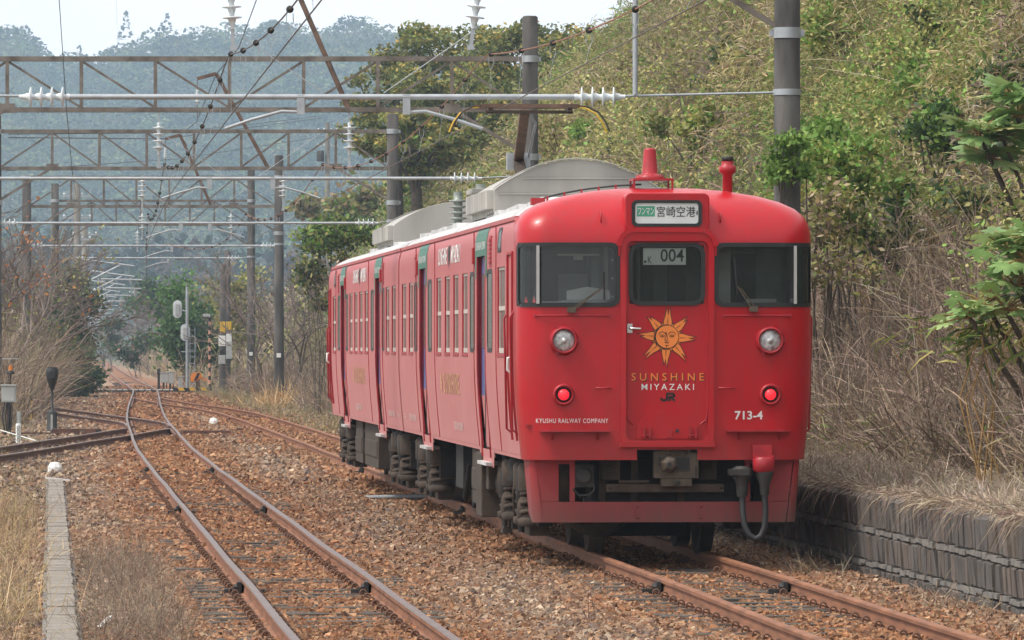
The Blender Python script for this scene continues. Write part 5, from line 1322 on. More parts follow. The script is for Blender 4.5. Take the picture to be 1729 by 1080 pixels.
def join(parts):
    o = 0; Vs = []; Ts = []; Cs = []
    for v, t, c in parts: Vs.append(v); Ts.append(t + o); Cs.append(c); o += len(v)
    return np.concatenate(Vs), np.concatenate(Ts), np.concatenate(Cs)
def pick(pal, n, r, jit=.14):
    pal = np.array(pal); c = pal[r.integers(0, len(pal), n)]; return c*(1 + r.normal(0, jit, (n, 1)))*(1 + r.normal(0, .05, (n, 3)))
def dirs(n, r, e0, e1):
    az = r.random(n)*2*np.pi; el = np.radians(r.uniform(e0, e1, n)); return np.stack([np.cos(el)*np.cos(az), np.cos(el)*np.sin(az), np.sin(el)], -1)

TAN = [(.47,.38,.20),(.55,.45,.26),(.40,.30,.15),(.33,.245,.12),(.60,.51,.32)]
OLIVE = [(.27,.27,.075),(.22,.24,.065),(.35,.33,.11),(.39,.35,.13),(.18,.20,.055)]
GREEN = [(.15,.27,.05),(.125,.225,.045),(.20,.33,.065),(.26,.37,.09)]
DARK = [(.050,.098,.035),(.042,.075,.028),(.07,.12,.04),(.085,.13,.05)]
BROWN = [(.27,.20,.15),(.34,.26,.195),(.21,.155,.115),(.41,.32,.25),(.15,.11,.085)]

# -- dwarf bamboo and grass on the cutting: nobody could count it
def hillside(n, y0, y1, scale, seed):
    r = np.random.default_rng(seed); k = n
    Y = y0 + r.random(k)*(y1 - y0); lat = 9.2 + r.random(k)**.95*19.5
    Xp = (lat - .078*Y)/Y*F + CX; ok = (Xp > 470) & ((Xp < 1820) | ((Xp < 2400) & (r.random(k) < .55)))
    Y, lat = Y[ok], lat[ok]; k = len(Y)
    zone = fbm(lat*.22 + 5, Y*.07, 61); fine = vnoise(lat*.9, Y*.35, 62)
    el = lat - 10.0
    # the lower rim is dry brush: fewer bamboo leaves there
    keep = r.random(k) < np.clip(.10 + sstep(.8, 3.6, el + 2.2*(zone - .5)), 0, 1)
    # leaves gather in tussocks with gaps between
    cl = vnoise(lat*1.0 + 7, Y*.42, 63)*.65 + vnoise(lat*2.2, Y*1.0, 64)*.35
    keep &= r.random(k) < np.clip(.2 + 2.2*(cl - .28), .16, 1)
    Y, lat, zone, fine, el, cl = [a[keep] for a in (Y, lat, zone, fine, el, cl)]; k = len(Y)
    h = (.1 + (.5 + 2.3*cl)*r.random(k)**.7)*np.clip(.4 + el*.16, .35, 1)
    base = np.stack([lat - .078*Y, Y, tz(lat, Y) + h], -1)
    g = sstep(.34, .56, zone*.75 + fine*.25 + r.normal(0, .12, k))[:, None]
    col = pick(TAN, k, r)*(1 - g) + pick(OLIVE, k, r)*g
    gg = (r.random(k) < .05 + .32*sstep(.48, .66, zone))[:, None]; col = np.where(gg, pick(GREEN, k, r), col)
    patch = fbm(lat*.28 + 3, Y*.10, 66); br = (sstep(.50, .64, patch)*r.random(k) > .35)[:, None]; col = np.where(br, pick(BROWN + TAN[2:4], k, r), col)
    col *= (.45 + .95*fbm(lat*.5, Y*.2, 65))[:, None]
    d = dirs(k, r, -25, 75); L = r.uniform(.13, .31, k)*scale; wd = r.uniform(.017, .034, k)*scale
    return blades(base, d, L, wd, L*r.uniform(.1, .5, k), col, r)
hp = [hillside(520000, 50, 112, 1.0, 71), hillside(330000, 112, 190, 1.15, 72), hillside(150000, 190, 330, 1.5, 73)]
hs = fast_mesh('bamboo_grass', *join(hp), M['leaf']); tag(hs, 'tan and olive dwarf bamboo and long grass covering the cutting slope', 'bamboo grass', kind='stuff')

# -- dry brush: bare stems at the foot of the cutting and on the platform
def brush(n, y0, y1, l0, l1, h0, h1, wd, seed, pal=BROWN, el=(35, 88), px=(-400, 2400), left=False, dens=None, zoff=-.05):
    r = np.random.default_rng(seed); Y = y0 + r.random(n)*(y1 - y0); lat = l0 + r.random(n)*(l1 - l0)
    lm = np.interp(Y, _ym, _lm)
    if left == 'main': lat = lat + lm - 2.3
    Xp = (lat - .078*Y)/Y*F + CX; ok = (Xp > px[0]) & (Xp < px[1])
    if dens is not None: ok &= r.random(n) < dens(lat, Y)
    Y, lat = Y[ok], lat[ok]; k = len(Y)
    base = np.stack([lat - .078*Y, Y, tz(lat, Y) + zoff], -1)
    L = r.uniform(h0, h1, k)*(.55 + .8*vnoise(lat*.8, Y*.4, seed)); d = dirs(k, r, *el)
    col = pick(pal, k, r)*(.7 + .6*vnoise(lat*.7, Y*.25, seed + 1))[:, None]
    m = blades(base, d, L, np.full(k, wd)*r.uniform(.6, 1.4, k), L*r.uniform(-.05, .35, k), col, r)
    j = np.repeat(np.arange(k), 2); t = r.uniform(.25, .85, len(j))
    b2 = base[j] + d[j]*(L[j]*t)[:, None]; L2 = L[j]*r.uniform(.2, .5, len(j))
    s = blades(b2, d[j] + r.normal(0, .6, (len(j), 3)), L2, np.full(len(j), wd*.65), L2*.15, col[j]*1.05, r)
    return join([m, s])
bp = [brush(30000, 48, 112, 9.5, 12.4, .6, 1.9, .016, 81, px=(1000, 2400)),
      brush(14000, 112, 300, 8.6, 13.5, .6, 2.0, .024, 82, px=(380, 1400)),
      brush(30000, 48, 112, 9.3, 12.4, .15, .7, .012, 83, el=(5, 80), pal=BROWN + TAN[:2]),
      brush(20000, 57, 150, 11, 23, .8, 2.8, .016, 84, el=(10, 80), dens=lambda a, b: sstep(.45, .65, fbm(a*.3, b*.1, 85)))]
b = fast_mesh('dry_brush', *join(bp), M['dryleaf']); tag(b, 'tangle of brown leafless stems along the foot of the cutting', 'dry brush', kind='stuff')
# -- dead grass on the platform, drooping over the wall
def overhang(n, seed, lk=1.0):
    r = np.random.default_rng(seed); Y = 44 + r.random(n)*66; lat = 7.98 + r.random(n)**1.6*.5
    base = np.stack([lat - .078*Y, Y, np.full(n, .64) + r.random(n)*.06], -1); dn = vnoise(Y*.9, Y*0, 5)
    d = np.stack([-r.uniform(.2, 1, n), r.normal(0, .7, n), r.uniform(-.2, .7, n)], -1); L = lk*r.uniform(.08, .36, n)*(.25 + 1.1*dn**1.5)
    return blades(base, d, L, np.full(n, .008), L*r.uniform(.3, 1.3, n), pick([(.40,.31,.22),(.46,.36,.27),(.30,.22,.16),(.22,.16,.12)], n, r), r)
pg = join([overhang(11000, 91), overhang(1500, 97, 2.1), brush(48000, 36, 112, 8.2, 10.4, .1, .42, .009, 92, el=(5, 70), pal=[(.40,.32,.25),(.46,.38,.30),(.30,.235,.18),(.54,.45,.35)]),
           brush(2600, 44, 75, 6.9, 8.0, .08, .4, .009, 93, el=(5, 75), pal=[(.46,.37,.27),(.36,.28,.20)], dens=lambda a, b: sstep(.35, .6, vnoise(a*2, b*.7, 94))*sstep(6.9, 7.8, a)),
           brush(1800, 50, 110, 8.6, 11, .1, .3, .012, 95, el=(20, 80), pal=GREEN, dens=lambda a, b: sstep(.6, .75, vnoise(a*.8, b*.3, 96)))])
pgo = fast_mesh('dead_grass', *pg, M['dryleaf']); tag(pgo, 'pale dead grass carpeting the old platform and hanging over its wall', 'grass', kind='stuff')
# -- weeds at the near left
nw = join([brush(12000, 41, 80, -4.5, -.15, .15, .68, .006, 101, el=(30, 88), pal=[(.46,.34,.18),(.36,.27,.16),(.27,.20,.14)], dens=lambda a, b: sstep(.25, .6, vnoise(a*.9, b*.3, 102))),
           brush(3000, 43, 62, .28, 1.05, .15, .58, .0045, 103, el=(20, 88), pal=[(.26,.20,.15),(.33,.26,.19),(.20,.15,.115)], dens=lambda a, b: sstep(.3, .55, vnoise(a*.8 + 2, b*.22 + 1, 104))),
           brush(1300, 60, 130, -1.5, .95, .08, .3, .008, 105, el=(20, 85), pal=[(.38,.30,.2),(.27,.2,.14)]),
           brush(9000, 120, 290, -6.5, -.6, .12, .5, .014, 106, el=(30, 88), pal=[(.34,.28,.17),(.27,.22,.13),(.20,.19,.07)], dens=lambda a, b: sstep(.3, .6, vnoise(a*.7, b*.12, 107))*sstep(-.6,-1.6, a + .02*(b-150)*0)),
           brush(5000, 150, 290, 6.8, 9.6, .1, .6, .016, 108, el=(30, 88), pal=[(.40,.32,.2),(.30,.24,.15),(.2,.19,.08)])])
o_ = fast_mesh('dry_weeds', *nw, M['dryleaf']); tag(o_, 'dry grey brown weeds at the edges of the ballast', 'weeds', kind='stuff')
def tussock(px, Y, h, n, lab, pal, name='grass_tussock', wd=.012, cat='grass tuft', grp=None, spread=.25, el=(60, 88)):
    r = np.random.default_rng(int(px*7 + Y)); p = at(px, Y); base = np.stack([r.normal(0, spread, n), r.normal(0, spread, n), np.full(n, -.05)], -1)
    L = r.uniform(.4, 1, n)*h; v = blades(base, dirs(n, r, *el), L, np.full(n, wd), L*r.uniform(0, .35, n), pick(pal, n, r), r)
    o = fast_mesh(name, *v, M['dryleaf']); o.location = p; return tag(o, lab, cat, grp)
STRAW = [(.62,.42,.22),(.52,.34,.17),(.68,.50,.29)]
tussock(1612, 66, .85, 90, 'tall straw coloured grass clump on the platform, left of the fuller one', STRAW, spread=.10)
tussock(1665, 65, .95, 240, 'fullest tall straw coloured grass clump on the platform', STRAW, spread=.17)
tussock(480, 212, 1.5, 320, 'straw grass clump at the foot of the third gantry pole', STRAW, wd=.03, spread=.5, el=(40, 85))
tussock(35, 48, .85, 40, 'single clump of long straw stalks bending over at the left edge', STRAW, wd=.008, spread=.2, el=(35, 80))
tussock(1005, 48, .5, 9, 'few thin leafless stalks sprouting from gravel beside the train track', [(.16,.11,.09)], name='weed_sprig', wd=.007, cat='weed', spread=.12)

# -- green shrubs
def on_slope(px, py, Y0=60.0, lift=.5):
    """depth at which the line of sight through a surveyed point meets the bank"""
    Y = Y0
    while Y < 330:
        p = P(px, py, Y)
        if p.z <= float(tz(p.x + .078*Y, Y)) + lift: return Y
        Y += .5
    return Y
def shrub(px, py, Y, rx, rz, n, pal, lab, size=.11, grp='green shrubs on the cutting', name='leafy_shrub', zmin=None, bark=True, ry=None, dz=0):
    if Y is None:
        Y = on_slope(px, py, lift=1.25); sc_ = Y/78; rx, rz = rx*sc_, rz*sc_; size *= .5 + .5*sc_
    r = np.random.default_rng(int(px*3 + py)); ry = ry or rx
    c = P(px, py, Y); g = float(tz(c.x + .078*Y, Y)); root = thing(name, (c.x, Y, min(g, c.z)), label=lab, cat='shrub', group=grp)
    cz = c.z - root.location.z
    k = max(6, int(n/220)); cc = unit(r.normal(size=(k, 3)))*r.random((k, 1))**.45*np.array([rx, ry, rz]) + np.array([0, 0, cz])
    idx = r.integers(0, k, n); sp = .30*min(rx, rz)*r.uniform(.6, 1.3, k)
    pos = cc[idx] + r.normal(size=(n, 3))*sp[idx][:, None]*np.array([1, 1, .75])
    col = pick(pal, n, r)*(.7 + .6*r.random(k))[idx][:, None]
    L = r.uniform(.7, 1.3, n)*size
    fast_mesh('foliage', *leaves(pos, L, L*.55, col, r), M['leaf'], root)
    if bark:
        mb = MB()
        for i in range(min(k, 6)):
            e = Vector(cc[i]); mb.tube([(r.normal()*.15, r.normal()*.15, -.1), e*.5 + Vector((r.normal()*.1, 0, .1)), e], [.022, .016, .008], 5, 0)
        mb.build('stems', M['bark'], root)
    return root
shrub(1330, 268, 77.55, .34, .30, 1500, GREEN + GREEN + [(.24,.36,.09)], 'bright green creeper wrapped round the lower part of the nearest concrete pole', .085, ry=.22)
shrub(1392, 228, 84, .50, .42, 2300, GREEN + [(.24,.36,.09)], 'bright green shrub right of the nearest concrete pole, its top level with the creeper', .095)
shrub(1442, 300, 82, .75, .55, 3000, GREEN + OLIVE[:2], 'broad green shrub below and right of the nearest concrete pole', .10)
shrub(1385, 345, 80, .55, .6, 2000, GREEN + OLIVE + TAN[:1], 'spreading green and olive shrub just above the right edge of the cab roof', .10)
shrub(1410, 400, 79, .7, .8, 1100, OLIVE + TAN + BROWN, 'dull olive shrub beside the right windscreen, below the brighter ones', .10)
for i_, (px_, py_, rx_, rz_, pal_, lab_) in enumerate(((1180,215,.6,.45,OLIVE + GREEN[:2],'olive shrub on the cutting directly above the whistle'),(1235,120,.5,.5,DARK + OLIVE + OLIVE,'dark shrub on the cutting left of the nearest pole, level with its upper band'),
    (1420,30,.6,.5,OLIVE + GREEN,'shrub high up the cutting right of the nearest pole at the top of the view'),(1620,60,.7,.5,DARK + OLIVE,'dark shrub at the top right of the cutting'),(1590,240,.6,.5,GREEN + DARK,'shrub left of the upper big leaved plant'),
    (1470,190,.5,.6,GREEN + GREEN + OLIVE,'fresh green shrub midway between the nearest pole and the upright shrub'),(1120,120,.6,.4,BROWN + OLIVE,'brownish bush on the cutting right of the thin hanger rod'),(960,215,.7,.4,OLIVE + TAN,'tawny bush on the cutting right of the pantograph arm'),
    (1500,420,.5,.4,DARK + OLIVE,'low dark shrub among brown stems right of the cab'),(1680,140,.7,.5,GREEN + DARK,'green shrub at the right edge above the upper big leaved plant'))):
    shrub(px_, py_, None, rx_, rz_, 1700, pal_, lab_, .10)
shrub(1545, 160, None, 0.49, 0.66, 1900, GREEN + OLIVE[:1], 'upright green shrub high on the cutting in dry grass', .11)
shrub(1500, 100, None, 0.41, 0.49, 1300, OLIVE + GREEN[:1], 'small olive shrub highest on the cutting above the others', .12)
shrub(1030, 215, None, 0.41, 0.34, 1500, GREEN, 'green bush above the curved roof unit of the train', .13)
shrub(1060, 250, None, 0.49, 0.28, 1300, DARK + OLIVE[:1] + BROWN[:1], 'dull dark bush just right above the curved roof unit', .12)
shrub(740, 300, None, 0.63, 0.34, 1900, GREEN + OLIVE, 'green shrub right of the pole behind the middle of the train', .16)
shrub(700, 350, None, 0.62, 0.31, 1500, GREEN + OLIVE[:2], 'low green shrub over the rear roof of the train', .15)
shrub(600, 345, None, 0.67, 0.38, 2600, OLIVE + GREEN[:1] + TAN[2:4], 'rounded olive bush left of the pole behind the train', .18)
shrub(575, 400, 178, 1.3, .8, 2400, DARK + GREEN + OLIVE[:2], 'mixed green bush by the far end of the train roof', .18)
shrub(545, 470, 190, .8, 1.4, 1700, DARK + OLIVE + BROWN[:2], 'ivy covered bush at the far end of the train', .17)
shrub(1524, 350, None, 0.15, 0.37, 260, DARK + [(.11,.15,.05)], 'narrow dark palm like plant hanging among the brown stems', .26, name='drooping_plant', bark=False)
shrub(1640, 350, None, 0.97, 0.54, 900, DARK + OLIVE, 'shaded undergrowth beneath the big leaved plant', .12)
shrub(320, 552, 318, 1.9, 2.6, 5200, [(.07,.15,.035),(.09,.18,.04),(.06,.12,.03)], 'rounded bright green tree behind the signal mast', .30, grp='trees beside the crossing', name='round_tree')
shrub(395, 520, 310, 1.6, 2.2, 2600, OLIVE + TAN[:1], 'olive yellow bush between the crossing poles and the slope', .28, grp='trees beside the crossing', name='round_tree')
shrub(250, 515, 470, 2.3, 2.0, 1600, DARK, 'dark conical tree beyond the signal, right of the far line', .4, grp='trees along the far line', name='round_tree')
shrub(228, 590, 420, 1.3, 1.2, 1200, DARK + BROWN[:1], 'dark bush at the right edge of the far line beyond the crossing', .35, grp='trees along the far line', name='round_tree')
shrub(187, 560, 520, 1.1, 2.0, 1200, DARK, 'narrow dark tree left of the far line in the haze', .4, grp='trees along the far line', name='round_tree')
# the dark ivy mass left of the line
shrub(118, 560, 262, 1.1, 2.6, 7000, DARK, 'tall dark evergreen mass smothering the foot of the left mast', .22, grp='dark evergreens left of the line', name='evergreen_bush')
shrub(128, 628, 258, 1.25, 1.1, 4000, DARK, 'lower dark evergreen bush in front of the tall mass', .22, grp='dark evergreens left of the line', name='evergreen_bush')
shrub(152, 610, 285, .7, 1.3, 1800, DARK + BROWN[:1], 'ragged dark bush at the right flank of the tall evergreen mass', .24, grp='dark evergreens left of the line', name='evergreen_bush')

# -- bare trees and scrub on the left bank
def bare_tree(px, Y, h, seed, lab, wscale=1.0, lf=None, grp='bare trees left of the line', spread=.55):
    r = random.Random(seed); x = X(px, Y); g = float(tz(x + .078*Y, Y)); root = thing('bare_tree', (x, Y, g), label=lab, cat='tree', group=grp)
    mb = MB(); tips = []; base = [Vector((0,0,-.2)), Vector((r.uniform(-.1,.1), 0, h*.22))]
    mb.tube(base, [.09*wscale, .07*wscale], 6, 0); tw = MB()
    def grow(p, d, L, w_, dep):
        q = p + d*L*.5 + Vector((r.gauss(0,.06), r.gauss(0,.06), 0))*L; e = p + d*L
        (mb if dep < 2 else tw).tube([p, q, e], [w_, w_*.8, w_*.6], 4 if dep < 2 else 3, 0, caps=False, smooth=False); tips.append(e)
        if dep >= 5: return
        for k in range(3 if dep < 4 else 4):
            nd = (d + Vector((r.gauss(0,spread), r.gauss(0,spread), r.gauss(.10,.35)))).normalized(); s = q if k == 0 else e
            grow(s, nd, L*r.uniform(.58,.82), max(w_*.6, .011*wscale), dep + 1)
    for k in range(4):
        grow(base[1]*r.uniform(.2, 1), Vector((r.gauss(0,.45), r.gauss(0,.45), 1)).normalized(), h*.30, .055*wscale, 1)
    mb.build('trunk', M['bark'], root, fix=False); tw.build('crown', M['twig'], root, fix=False)
    if lf:
        rr = np.random.default_rng(seed); c = np.array([t[:] for t in tips]); c = c[rr.integers(0, len(c), lf[1])] + rr.normal(0, .15, (lf[1], 3)); L = np.full(lf[1], lf[2])
        fast_mesh('leaves', *leaves(c, L, L*.6, pick(lf[0], lf[1], rr), rr), M['leaf'], root)
    return root
for i, (px, Y, h, lab, lf) in enumerate((
    (-15, 185, 8.2, 'leafless tree at the left edge with a few orange leaves', ([(.5,.2,.06),(.42,.16,.05)], 260, .16)),
    (20, 200, 8.0, 'bushy leafless tree second from the left edge, reddish twigs', None),
    (18, 225, 7.6, 'slender leafless tree deep in the left thicket', None),
    (-40, 205, 7.5, 'leafless tree mostly beyond the left edge', None),
    (60, 276, 6.6, 'leafless tree behind the slim left pole of the farthest gantry', None),
    (35, 250, 8.2, 'leafless tree farther back in the left thicket', ([(.22,.2,.08)], 300, .2)),
    (108, 282, 5.0, 'low leafless tree between the left masts', None),
    (5, 225, 7.4, 'low leafless tree with dull olive leaves in the left thicket', (OLIVE, 700, .18)),
    (175, 640, 6.5, 'hazy leafless tree left of the far line', None), (262, 560, 7.5, 'hazy leafless tree right of the far line', None),
    (440, 250, 7.0, 'leafless tree behind the third gantry pole', None), (505, 235, 6.5, 'leafless tree left of the far end of the train', None),
    (300, 430, 7.5, 'leafless tree on the low ridge behind the signal', None), (350, 400, 8, 'leafless tree on the ridge between signal and masts', None))):
    bare_tree(px, Y, h, 50 + i, lab, 1.25 if Y < 300 else 2.2, lf)
lb = join([brush(42000, 165, 300, -9, -.3, .8, 3.6, .02, 111, px=(-420, 76), left='main', dens=lambda a, b: sstep(-1.2 , -3.2, a - np.interp(b, _ym, _lm) + np.where(b < 240, 1.6, -.6))),
           brush(16000, 170, 300, -12, -2, .8, 4.2, .022, 112, px=(-420, 76), left='main', pal=[(.20,.19,.08),(.27,.22,.11),(.16,.15,.07)]),
           brush(13000, 292, 700, 4.6, 22, .6, 3.0, .04, 113, px=(150, 620), left='main', pal=BROWN + TAN[:2]),
           brush(9000, 305, 900, -9, -1.2, .8, 3.2, .045, 114, px=(80, 240), left='main', pal=BROWN)])
o_ = fast_mesh('scrub', *lb, M['dryleaf']); tag(o_, 'brown scrub filling the banks on both sides of the line beyond the sidings', 'scrub', kind='stuff')
def leafscrub(n, y0, y1, l0, l1, h, size, seed, pal, px, th=(.38,.6)):
    r = np.random.default_rng(seed); Y = y0 + r.random(n)*(y1 - y0); lat = l0 + r.random(n)*(l1 - l0) + np.interp(Y, _ym, _lm) - 2.3
    Xp = (lat - .078*Y)/Y*F + CX; cl = fbm(lat*.35, Y*.1, seed); ok = (Xp > px[0]) & (Xp < px[1]) & (r.random(n) < sstep(th[0], th[1], cl)); Y, lat, cl = Y[ok], lat[ok], cl[ok]
    n = len(Y); pos = np.stack([lat - .078*Y, Y, tz(lat, Y) + r.random(n)*h*(.3 + cl)], -1); L = r.uniform(.7, 1.3, n)*size
    return leaves(pos, L, L*.6, pick(pal, n, r)*(.45 + 1.05*vnoise(lat*.6, Y*.2, seed + 1))[:, None], r)
ls = join([leafscrub(26000, 180, 300, -12, -1.6, 4.0, .2, 121, OLIVE + BROWN, (-420, 76)), leafscrub(26000, 292, 700, 5.2, 26, 3.4, .34, 122, OLIVE + BROWN + DARK[:2] + TAN[:1], (170, 640)),
           leafscrub(9000, 305, 900, -10, -1.8, 4.0, .38, 123, DARK + OLIVE + BROWN, (80, 230)), leafscrub(20000, 120, 300, 9.2, 15, 2.0, .17, 124, OLIVE + BROWN + GREEN[:1], (380, 1000)), leafscrub(150000, 60, 112, 11, 24, 2.6, .085, 125, OLIVE + OLIVE + GREEN + [(.36,.37,.12),(.42,.38,.15)], (900, 2300), (.50,.60)), leafscrub(120000, 108, 200, 10, 27, 2.8, .12, 126, OLIVE + OLIVE[2:4] + GREEN[:1] + [(.38,.38,.13),(.42,.37,.16)], (560, 1800), (.50,.60))])
o_ = fast_mesh('undergrowth', *ls, M['leaf']); tag(o_, 'patchy olive and brown leafy undergrowth on the banks along the line', 'undergrowth', kind='stuff')

# -- evergreen trees on the crest behind the pantograph
def crown_tree(px, ytop, Y, rx, rz, n, pal, lab, seed, size=.22, grp='evergreen trees on the crest'):
    r = np.random.default_rng(seed); x = X(px, Y); top = CH + (HY - ytop)*Y/F; g = float(tz(x + .078*Y, Y)); g = min(g, top - 2.2*rz)
    root = thing('evergreen_tree', (x, Y, g), label=lab, cat='tree', group=grp); H = top - g; cz = H - rz
    k = 46; cc = unit(r.normal(size=(k, 3)))*(.35 + .65*r.random((k, 1))**.5)*np.array([rx, rx, rz])*.92; cc[:, 2] += cz + .12*rz
    sp = r.uniform(.16, .30, k)*min(rx, rz); idx = r.integers(0, k, n); u = unit(r.normal(size=(n, 3)))*r.random((n, 1))**.4
    pos = cc[idx] + u*sp[idx][:, None]*np.array([1.5, 1.5, .8])
    tone = (.75 + .5*r.random(k))[idx][:, None]; yel = (r.random(n) < .6*(u[:, 2] > .0)*r.random(k)[idx])[:, None]
    col = np.where(yel, pick([(.38,.31,.07),(.44,.34,.08)], n, r), pick(pal, n, r)*tone); L = r.uniform(.7, 1.35, n)*size
    fast_mesh('crown', *leaves(pos, L, L*.55, col, r, .4), M['leaf'], root)
    mb = MB(); mb.tube([(0,0,-.3),(.1,0,cz*.45),(.0,.1,cz)], [.30,.24,.14], 8, 0)
    for i in range(20):
        e = Vector(cc[i]); mb.tube([(0,0,cz*.5 + .3*cz*r.random()), e*.55 + Vector((0,0,cz*.35)), e], [.11,.07,.025], 5, 0)
    mb.build('trunk', M['bark'], root); return root
EV = [(.19,.21,.06),(.14,.17,.05),(.23,.24,.07),(.10,.13,.042)]
crown_tree(745, 42, 262, 3.3, 2.7, 11000, EV, 'broad evergreen left of the tallest crest tree, pantograph wires in front', 131)
crown_tree(885, 28, 255, 3.5, 2.9, 12000, EV, 'tallest evergreen on the crest, directly behind the pantograph pole', 132)
crown_tree(958, 52, 250, 2.2, 2.4, 7000, EV, 'narrower evergreen at the right end of the crest group', 133)
crown_tree(668, 108, 256, 2.6, 2.4, 8000, EV, 'evergreen at the left end of the crest group, lower and denser', 134)
crown_tree(805, 120, 240, 3.0, 2.3, 8000, EV, 'lower evergreen in front of the two tall crest trees', 135)
crown_tree(900, 150, 225, 2.6, 1.6, 6000, EV, 'low evergreen spreading right of the pantograph pole', 136)
crown_tree(700, 190, 232, 2.4, 1.4, 5200, OLIVE + EV + GREEN[:1], 'low olive tree behind the second gantry pole', 137)

# -- big leaved plant at the right edge
def palm_leaf(mb, p, d, R_, r, m, lobes=7):
    """a lobed, drooping hand-shaped leaf"""
    d = Vector(d).normalized(); s = d.cross(Vector((0,0,1))); s = s.normalized() if s.length > .1 else Vector((1,0,0)); n = s.cross(d).normalized()
    tilt = r.uniform(-.5,.5); s, n = s*math.cos(tilt) + n*math.sin(tilt), n*math.cos(tilt) - s*math.sin(tilt)
    pts = []
    for k in range(lobes*4 + 1):
        a = -2.35 + 4.7*k/(lobes*4); ph = (k % 4); rr = R_*(.60,.86,1.0,.86)[ph]*(1 - .28*abs(a)/2.35)
        q = p + d*(rr*math.cos(a)) + s*(rr*math.sin(a)); q -= Vector((0,0,1))*(.30*rr*rr/R_) ; q += n*(.03*R_*(1 if ph == 2 else -1)); pts.append(q)
    o = [p] + pts; mb.add(o, [(0, i, i+1) for i in range(1, len(pts))], m, True)
def big_leaf(px, py, Y, stems, lab, R_=.27):
    r = random.Random(int(px)); Y = on_slope(px, py, 58, 2.7); R_ = R_*Y/66; c = P(px, py, Y); g = float(tz(c.x + .078*Y, Y)); root = thing('big_leaf_plant', (c.x, Y, g), label=lab, cat='plant', group='big leaved plants at the right edge')
    st = MB(); fol = []
    for (dx, dz) in stems:
        tip = Vector((dx, r.uniform(-.3,.1), c.z - g + dz)); b = Vector((dx*.4 + .95, .9, -.1))
        st.tube([b, b.lerp(tip, .45) + Vector((.22,.05,-.15)), tip], [.05,.04,.022], 7, 0)
        for k in range(14):
            a = 2*math.pi*k/14 + r.uniform(-.3,.3); el = r.uniform(-.25,.75); d = Vector((math.cos(a)*math.cos(el), math.sin(a)*math.cos(el), math.sin(el))); L = r.uniform(.14,.34)
            e = tip + d*L + Vector((0,0,.02)); st.tube([tip, tip + d*L*.5 + Vector((0,0,.02)), e], [.012,.01,.008], 5, 1); fol.append((e, d, R_*r.uniform(.75,1.15), r.random()))
        for k in range(3): fol.append((tip + Vector((0,0,.10)), Vector((r.uniform(-.6,.6), r.uniform(-.6,.6), 1)), R_*.5, 1.0))
    st.build('stem', [M['bark'], M['stalk']], root)
    mb = MB()
    for e, d, q, t in fol: palm_leaf(mb, e, d, q, r, 2 if t > .97 else (0 if t < .6 else 1))
    mb.build('leaves', [M['bl1'], M['bl2'], M['bl3']], root, fix=False)
M['stalk'] = mat('leaf_stalk', (.32,.19,.07), .7, var=.2)
M['bl1'] = mat('broad_leaf', (.24,.38,.13), .5, var=.3, scale=5, trans=.35, spec=.5); M['bl2'] = mat('broad_leaf_light', (.37,.48,.19), .5, var=.25, scale=5, trans=.25); M['bl3'] = mat('broad_leaf_young', (.45,.43,.18), .6, var=.2, scale=5, trans=.25)
big_leaf(1690, 235, 66, [(-.30,.05),(.02,-.02),(.22,.28),(.12,.55),(-.12,-.25)], 'upper big leaved plant at the right edge, on a bent woody stem')
big_leaf(1705, 440, 64, [(-.02,.10),(.16,.0),(.05,-.25),(.25,.2)], 'middle big leaved plant at the right edge, smaller', .24)
big_leaf(1668, 515, 62, [(-.03,.02),(.16,-.05),(-.2,-.12)], 'lowest big leaved plant, just above a bamboo spray', .20)
def spray(px, py, Y, n, lab, pal, hgt=.5):
    r = np.random.default_rng(int(px)); Y = on_slope(px, py, 58, 1.5); c = P(px, py, Y); g = float(tz(c.x + .078*Y, Y)); root = thing('bamboo_spray', (c.x, Y, g), label=lab, cat='bamboo', group='green bamboo sprays')
    z = c.z - g; b = np.stack([r.normal(0, .25, n), r.normal(0, .2, n), z + r.normal(0, .12, n)*hgt*2], -1); L = r.uniform(.18,.34,n); dd = dirs(n, r, -35, 35); dd[:, 0] -= .5
    fast_mesh('foliage', *blades(b, dd, L, np.full(n,.028), L*.35, pick(pal, n, r), r), M['leaf'], root)
    mb = MB()
    for k in range(6): mb.tube([(r.normal()*.1,0,-.1),(r.normal()*.15,0,z*.6),(b[k][0], b[k][1], b[k][2])], [.012,.01,.006], 5, 0)
    mb.build('stems', M['stalk'], root)
YG = [(.14,.20,.04),(.22,.25,.06),(.10,.16,.035),(.42,.36,.12)]
spray(1665, 570, 61, 130, 'yellow green bamboo spray below the lowest big leaved plant', YG)
spray(1480, 465, 66, 70, 'small yellow green bamboo spray among brown stems right of the cab', YG)
spray(1700, 545, 62, 90, 'bamboo spray at the right edge beside the larger spray', YG)
spray(1555, 560, 63, 26, 'thin sparse bamboo spray left of the larger ones', YG)
spray(1590, 330, 72, 120, 'bamboo spray in shade left of the upper big leaved plant', YG)

